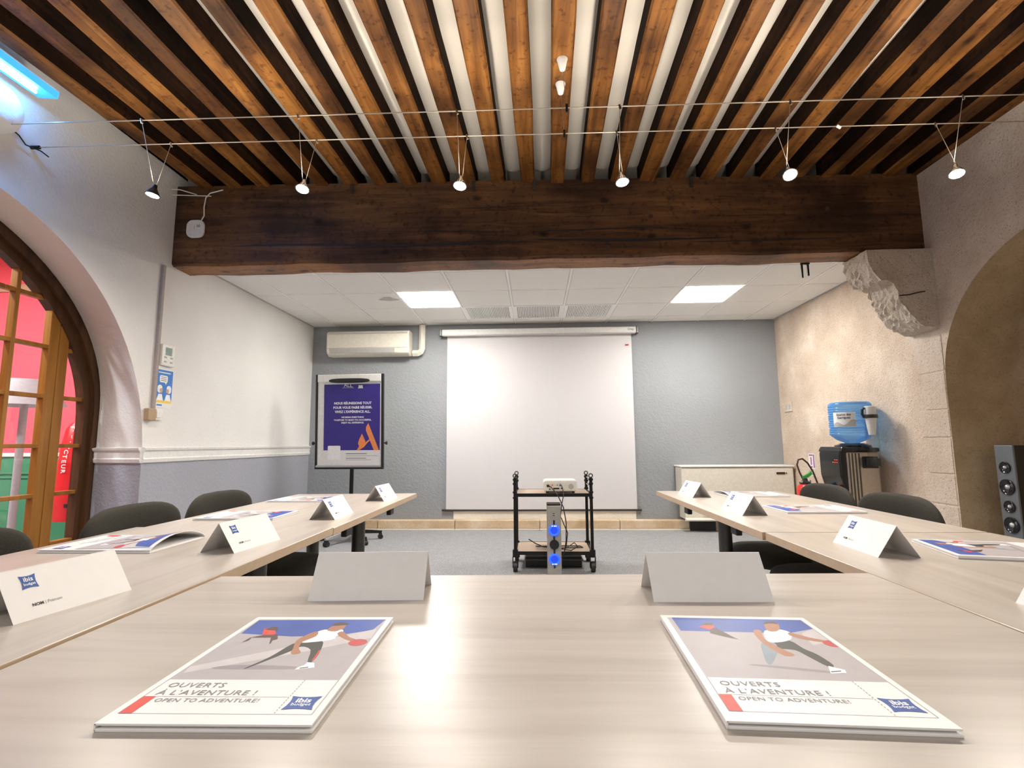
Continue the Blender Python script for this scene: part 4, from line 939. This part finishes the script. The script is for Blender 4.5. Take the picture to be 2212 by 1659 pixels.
fa = make_folder('foreground folder on the left, a bent-over basketball player in dark trousers on its cover', V1, 0, at(-.3496, .5479, .0195), .0195)
fb = make_folder('foreground folder on the right, a player stretching towards a red ball on its cover', V2, 0, at(.3121, .5674, -.0358), -.0358)
make_folder('folder with its cover curled up, on the left row next to the nearest tent card', V1, .030, (-1.225, 1.50, ZT + .004), R(-90))
dup(fa, (-1.212, 2.125, ZT), R(-89), 'flat folder on the left row in front of the second chair from the door')
dup(fa, (-1.245, 2.74, ZT), R(-91), 'flat folder on the left row closest to the flip chart')
dup(fb, (1.252, 1.445, ZT), R(78), 'folder on the right row cut off by the picture edge, below the tower speaker')
dup(fb, (1.207, 2.305, ZT), R(91), 'flat folder on the right row in front of the two chairs')
make_folder('folder with a slightly curled corner on the right row before the convector', V2, .016, (1.215, 2.955, ZT), R(91))

# ------------------------------------------------------------------ projector trolley and what stands on it
t = thing('projector_trolley', 'black tubular trolley with two shelves and castors in front of the screen', 'trolley', (.148, 4.50, 0))
for i, (sx, sy) in enumerate(((-1, -1), (1, -1), (1, 1), (-1, 1))):
    x, y = sx * .318, sy * .195
    o = MB().tube([(x, y, .17), (x, y, z(-.285))], .0135, 10).build('post', 'black_metal', t, smooth=40)
    MB().tube([(x + .0155 * math.cos(a), y, z(-.268) + .0155 * math.sin(a)) for a in [2 * math.pi * k / 14 for k in range(14)]], .0055, 6, closed=True).build('ring_finial', 'dark_steel', o, smooth=60)
    for h in (-.30, -.335, -.405, -.45): MB().lathe([(.019, z(h) - .008), (.019, z(h) + .008)], 10, 'z', (x, y, 0)).build('collar', 'black_metal', o)
    o = MB().box(x - .022, x + .022, y - .02, y + .02, .115, .175).box(x - .024, x - .018, y - .02, y + .02, .03, .12).box(x + .018, x + .024, y - .02, y + .02, .03, .12).build('castor_fork', 'black_metal', t)
    MB().tube([(x - .017, y - .012, .042), (x + .017, y - .012, .042)], .042, 16).build('castor_wheel', 'black_plastic', o, smooth=40)
for zr_, nm in ((-.415, 'upper_shelf'), (-.885, 'lower_shelf')):
    o = MB().box(-.305, .305, -.205, .205, z(zr_) - .012, z(zr_)).build(nm, 'shelf_wood', t, bevel=.002)
    MB().box(-.318, .318, -.212, -.203, z(zr_) - .026, z(zr_) + .002).box(-.318, .318, .203, .212, z(zr_) - .026, z(zr_) + .002).box(-.325, -.305, -.205, .205, z(zr_) - .026, z(zr_) + .002).box(.305, .325, -.205, .205, z(zr_) - .026, z(zr_) + .002).build('shelf_rim', 'black_metal', o)
for sx in (-1, 1):
    for h in (-.30, -.36): MB().tube([(sx * .318, -.195, z(h)), (sx * .318, .195, z(h))], .007, 8).build('end_rail', 'chrome', t, smooth=40)
PX, PY, PZ = .212, 4.43, z(-.415)
t = thing('projector', 'white video projector seen from behind on the upper trolley shelf', 'projector', (PX, PY, PZ))
MB().prism([(p[0], -.115, p[1]) for p in rrect(.285, .092, .024, 4, 0, .062)], (0, .23, 0)).build('body', 'white_plastic', t, bevel=.006, smooth=40)
MB().box(-.128, .128, -.1165, -.114, .022, .088).build('rear_panel', 'cream_plastic', t)
for x, w, h, hh, m in ((-.115, .022, .052, .02, 'black_plastic'), (-.075, .014, .064, .008, 'red_plastic'), (-.05, .012, .064, .008, 'ink_yellow'), (-.03, .008, .064, .008, 'black_plastic'), (-.01, .022, .060, .010, 'ink_poster_blue'), (-.06, .05, .034, .012, 'black_plastic'), (.004, .012, .036, .01, 'black_plastic'), (-.095, .012, .03, .008, 'black_plastic')):
    MB().box(x, x + w, -.119, -.116, h, h + hh).build('port', m, t)
MB().lathe([(.022, -.119), (.022, -.116)], 18, 'y', (.088, 0, .056)).build('speaker_grille', 'grey_plastic', t)
for x in (-.11, .11): MB().lathe([(.012, 0), (.010, .018)], 10, 'z', (x, -.09, 0)).build('foot', 'black_plastic', t)
o = MB().tube([(PX - .10, PY - .118, PZ + .062), (PX - .08, PY - .15, PZ + .055), (PX - .03, PY - .22, PZ + .0), (PX + .015, PY - .25, PZ - .10), (PX + .035, PY - .25, PZ - .22), (PX + .032, PY - .25, PZ - .36), (PX + .02, PY - .25, PZ - .43), (PX - .03, PY - .23, z(-1.03))], .0045, 6).build('power_cable', 'black_plastic'); tag(o, 'black cable hanging from the left socket of the projector', 'cable', 'projector cables')
o = MB().tube([(PX + .0, PY - .118, PZ + .075), (PX + .015, PY - .17, PZ + .05), (PX + .02, PY - .23, PZ - .0), (PX + .0, PY - .255, PZ - .08), (PX - .01, PY - .26, PZ - .17), (PX + .045, PY - .255, PZ - .30), (PX + .03, PY - .25, PZ - .42), (PX + .10, PY - .20, PZ - .385), (PX + .13, PY - .18, PZ - .42), (PX + .08, PY - .12, PZ - .464), (PX + .0, PY - .05, PZ - .464)], .004, 6).build('video_cable', 'black_plastic'); tag(o, 'thin black cable hanging from the middle port of the projector to the lower shelf', 'cable', 'projector cables')
zc_ = z(-.885) + .006
o = MB().tube([(-.06, 4.42, zc_ + .07), (0.0, 4.44, zc_ + .03), (.06, 4.45, zc_ + .004), (.15, 4.40, zc_), (.28, 4.40, zc_ + .004), (.40, 4.44, zc_), (.38, 4.50, zc_), (.2, 4.50, zc_), (.02, 4.48, zc_), (.0, 4.44, zc_ + .01), (.1, 4.42, zc_ + .01)], .005, 6).build('cable_coil', 'black_plastic'); tag(o, 'loose black cable coiled on the lower trolley shelf', 'cable')
t = thing('low_black_slab', 'flat black slab on the floor under the trolley', 'case', (.15, 4.60, 0))  # plain low black slab with a thin steel band round it
MB().box(-.24, .24, -.16, .16, 0, .085).build('body', 'black_plastic', t, bevel=.008); MB().box(-.25, .25, -.17, .17, .06, .068).build('edge_band', 'dark_steel', t)
t = thing('tower_speaker', 'slim silver-grey tower with two glowing blue rings in front of the trolley', 'speaker', (.141, 4.02, 0))
tw, tz = .054, z(-.475)
MB().box(-tw, tw, -.05, .05, .02, tz).build('cabinet', 'tower_silver', t, bevel=.006); MB().box(-tw, tw, -.052, .05, tz, tz + .016).build('top_cap', 'black_plastic', t, bevel=.004)
MB().box(-.085, .085, -.075, .075, 0, .022).build('base', 'white_plastic', t, bevel=.004)
MB().box(-.007, .007, -.0535, -.049, z(-.94), z(-.585)).build('groove', 'black_plastic', t)
for h in (-.66, -.875):
    o = MB().tube([(.035 * math.cos(a), -.056, z(h) + .035 * math.sin(a)) for a in [2 * math.pi * k / 24 for k in range(24)]], .008, 8, closed=True).build('lit_ring', 'blue_led', t, smooth=60)
    MB().lathe([(.033, -.056), (.018, -.050)], 20, 'y', (0, 0, z(h))).build('ring_centre', 'blue_led_dim', o)
    s = 1 if h > -.7 else -1
    for d in (-.014, .002, .014): MB().box(d - .003, d + .003, -.066, -.060, z(h) + s * .033 - .003, z(h) + s * .033 + .003).build('white_light', 'led_white', o)
MB().lathe([(.036, -.062), (.036, -.05)], 22, 'y', (0, 0, z(-.765))).build('black_dial', 'black_gloss', t, smooth=40)
for d in (0, .014): MB().box(-.008, .006, -.0515, -.049, z(-.535) - d - .003, z(-.535) - d + .002).build('mark', 'black_plastic', t)

# ------------------------------------------------------------------ right side: cooler, extinguisher, speaker, plates
CX, CY = 2.80, 4.72
t = thing('water_cooler', 'black and steel water cooler standing against the limestone wall', 'water cooler', (CX, CY, 0))
MB().box(-.085, .195, -.165, .165, .03, .955).build('steel_body', 'brushed_steel', t, bevel=.015, bseg=3)
mb = MB()
for k in range(4): mb.box(-.07 + k * .028, -.058 + k * .028, -.169, -.163, .05, .945)
mb.build('side_rib', 'dark_steel', t, bevel=.002)
MB().prism([(-0.091, -.16, .03), (-0.133, -.16, .03), (-0.127, -.16, .42), (-0.112, -.16, .56), (-0.119, -.16, .66), (-0.140, -.16, .745), (-0.142, -.16, .93), (-0.133, -.16, .975), (-0.075, -.16, .975), (-0.075, -.16, .03)], (0, .32, 0)).build('front_panel', 'black_gloss', t, bevel=.012, clean=True)
MB().prism([(-.145, -.17, .955), (.20, -.17, .955), (.20, -.17, .99), (.0, -.17, .995), (-.12, -.17, 1.0)], (0, .34, 0)).build('top_cover', 'black_gloss', t, bevel=.01)
MB().lathe([(.15, .985), (.14, 1.01), (.095, 1.03)], 28, 'z', (.075, 0, 0)).build('bottle_seat', 'black_gloss', t, smooth=40)
for y, m in ((-.075, 'red_plastic'), (.075, 'ink_poster_blue')):
    o = MB().tube([(-.10, y, .62), (-.145, y, .62), (-.150, y, .585)], .016, 10).build('tap', 'black_plastic', t, smooth=40)
    MB().box(-.175, -.135, y - .018, y + .018, .62, .655).build('tap_lever', m, o, bevel=.004)
for dy, dz in ((-.12, 0), (-.09, 0), (-.06, 0), (-.12, .022), (-.09, .022)): MB().box(-.1445, -.1395, dy - .004, dy + .004, .86 + dz, .866 + dz).build('indicator', 'red_led', t)
MB().box(-.19, -.12, -.12, .12, .40, .42).build('drip_tray', 'black_plastic', t, bevel=.006)
MB().box(.045, .17, -.185, -.162, .815, .915).build('dispenser_bracket', 'black_plastic', t, bevel=.006)
t2 = thing('cup_dispenser', 'clear tube of white cups fixed to the side of the water cooler', 'cup dispenser', (CX + .105, CY - .235, 0))
MB().lathe([(.047, .83), (.047, 1.34)], 22, cap=False).build('tube', 'clear_tube', t2, smooth=60)
MB().lathe([(.051, 1.245), (.053, 1.26), (.051, 1.275)], 22).build('ring', 'black_plastic', t2, smooth=50)
MB().lathe([(.026, 1.10), (.043, 1.245), (.044, 1.345), (.040, 1.348)], 20).build('cup_stack', 'paper', t2, smooth=40)
MB().box(-.05, .05, .0, .08, .835, .90).build('holder', 'black_plastic', t2)
MB().tube([(-.045, 0, 1.335), (-.06, .01, 1.32), (-.062, .015, 1.28), (-.05, .01, 1.25)], .010, 8).build('catch', 'black_plastic', t2)
t = thing('water_bottle', 'large blue water bottle upside down on the cooler', 'water bottle', (CX + .075, CY, 0))
rp = [(.045, 1.012), (.06, 1.035), (.12, 1.06), (.158, 1.095)]
for k in range(12):
    h = 1.11 + k * .0205; rp += [(.172, h), (.171, h + .008), (.158 if k in (2, 5, 8) else .165, h + .014)]
rp += [(.171, 1.36), (.165, 1.385), (.15, 1.398), (.08, 1.402), (.02, 1.395)]
MB().lathe(rp, 32).build('shell', 'bottle_blue', t, smooth=60)
mb = MB(); n = 10; a0, a1 = R(180 + 12), R(180 + 72)
mb.add([(.1735 * math.cos(a0 + (a1 - a0) * i / n), .1735 * math.sin(a0 + (a1 - a0) * i / n), h) for h in (1.175, 1.305) for i in range(n + 1)], [(i, i + 1, n + 2 + i, n + 1 + i) for i in range(n)])
lb = mb.build('bottle_label', 'paper', t, smooth=60)
def wrap_text(mb, body, size, h):
    tmp = MB(); tmp.text(body, size, T((0, 0, 0)), bold=.0006); am = (a0 + a1) / 2
    mb.add([(.1745 * math.cos(am + p[0] / .1745), .1745 * math.sin(am + p[0] / .1745), h + p[1]) for p in tmp.v], tmp.f)
mb = MB(); wrap_text(mb, 'Source des', .026, 1.275); wrap_text(mb, 'Garrigues', .026, 1.248)
mb.build('lettering', 'ink_black', lb)
mb = MB(); mb.add([(.1742 * math.cos(a), .1742 * math.sin(a), h) for h, f in ((1.178, 0), (1.20, 1)) for i in range(n + 1) for a in [a0 + (a1 - a0) * i / n]][:n + 1] + [(.1742 * math.cos(a0 + (a1 - a0) * i / n), .1742 * math.sin(a0 + (a1 - a0) * i / n), 1.195 + .018 * math.sin(i * .9) + .003 * i) for i in range(n + 1)], [(i, i + 1, n + 2 + i, n + 1 + i) for i in range(n)])
mb.build('printed_landscape', 'grey_plastic', lb)
t = thing('fire_extinguisher', 'red fire extinguisher with a green handle standing between convector and limestone wall', 'fire extinguisher', (2.885, 5.6, 0))
MB().lathe([(.08, 0), (.084, .02), (.084, .53), (.074, .575), (.05, .60), (.03, .605)], 24).build('cylinder', 'red_paint', t, smooth=50)
MB().lathe([(.0855, .41), (.0855, .47)], 24, cap=False).build('label_band', 'ink_white', t, smooth=60)
MB().lathe([(.085, .53), (.0865, .535), (.085, .54)], 24, cap=False).build('seam_ring', 'red_plastic', t)
MB().lathe([(.055, .60), (.055, .618), (.03, .63), (.022, .66)], 18).build('valve', 'black_plastic', t, smooth=40)
for x in (-.05, .045): MB().lathe([(.012, .615), (.012, .64)], 10, 'z', (x, -.03, 0)).build('valve_stud', 'chrome', t)
MB().prism([(-.03, -.015, .65), (.03, -.015, .665), (.075, -.015, .70), (.07, -.015, .74), (.045, -.015, .715), (.0, -.015, .69), (-.03, -.015, .68)], (0, .03, 0)).build('handle', 'green_plastic', t, bevel=.004)
MB().tube([(-.02, 0, .65), (-.05, 0, .72), (-.072, 0, .80), (-.055, 0, .855), (-.01, 0, .865), (.04, 0, .82), (.09, 0, .73), (.125, -.01, .60), (.14, -.02, .48), (.12, -.04, .36)], .0095, 8).build('hose', 'ink_brown', t, smooth=60)
t = thing('safety_sign', 'small white and purple extinguisher sign on the limestone wall', 'sign', (XR - .001, 5.80, z(-.215)))
MB().box(-.003, 0, -.065, .065, -.085, .085).build('plate', 'white_plastic', t)
MB().box(-.0036, -.003, -.055, -.035, -.07, .075).box(-.0036, -.003, -.03, .05, .06, .075).box(-.0036, -.003, -.01, .05, -.07, -.055).box(-.0036, -.003, .0, .02, -.04, .045).build('symbol', 'ink_purple', t)
t = thing('safety_sign', 'tiny pale number plate under the extinguisher sign', 'sign', (XR - .001, 5.79, z(-.345)))
MB().box(-.003, 0, -.03, .03, -.03, .03).build('plate', 'white_plastic', t); MB().box(-.0036, -.003, -.015, .015, -.018, .018).build('symbol', 'green_plastic', t)
t = thing('wall_socket', 'double socket plate in a beige tone on the limestone wall near the corner', 'socket', (XR - .001, 6.22, z(.42)))
MB().box(-.012, 0, -.085, .085, -.055, .055).build('plate', 'ashlar', t, bevel=.003)
for y in (-.04, .04): MB().box(-.0135, -.011, y - .025, y + .025, -.03, .03).build('insert', 'grey_plastic', t, bevel=.002)
t = thing('tower_loudspeaker', 'tall black loudspeaker with a silver front and four drivers in the stone recess', 'loudspeaker', (3.2, 3.615, 0))
MB().box(.012, .30, -.068, .068, .02, z(-.033)).build('cabinet', 'black_gloss', t, bevel=.003)
MB().box(0, .014, -.068, .068, .02, z(-.033)).build('front_panel', 'speaker_silver', t, bevel=.003)
MB().box(-.03, .33, -.09, .09, 0, .02).build('base', 'black_plastic', t, bevel=.003)
for h, r in ((-.183, .036), (-.314, .048), (-.444, .036), (-.566, .048), (-.70, .036), (-.83, .048)):
    o = MB().lathe([(r * 1.12, .001), (r * 1.12, -.007), (r * 1.0, -.009), (r * .93, -.006), (r * .35, -.001), (.03 * r, -.001)], 22, 'x', (0, .0, z(h)), cap=False).build('driver', 'black_gloss', t, smooth=40)
    MB().lathe([(.36 * r, -.001), (.30 * r, -.008), (.16 * r, -.012), (.02 * r, -.013)], 14, 'x', (0, 0, z(h)), cap=False).build('dust_cap', 'aluminium', o, smooth=50)
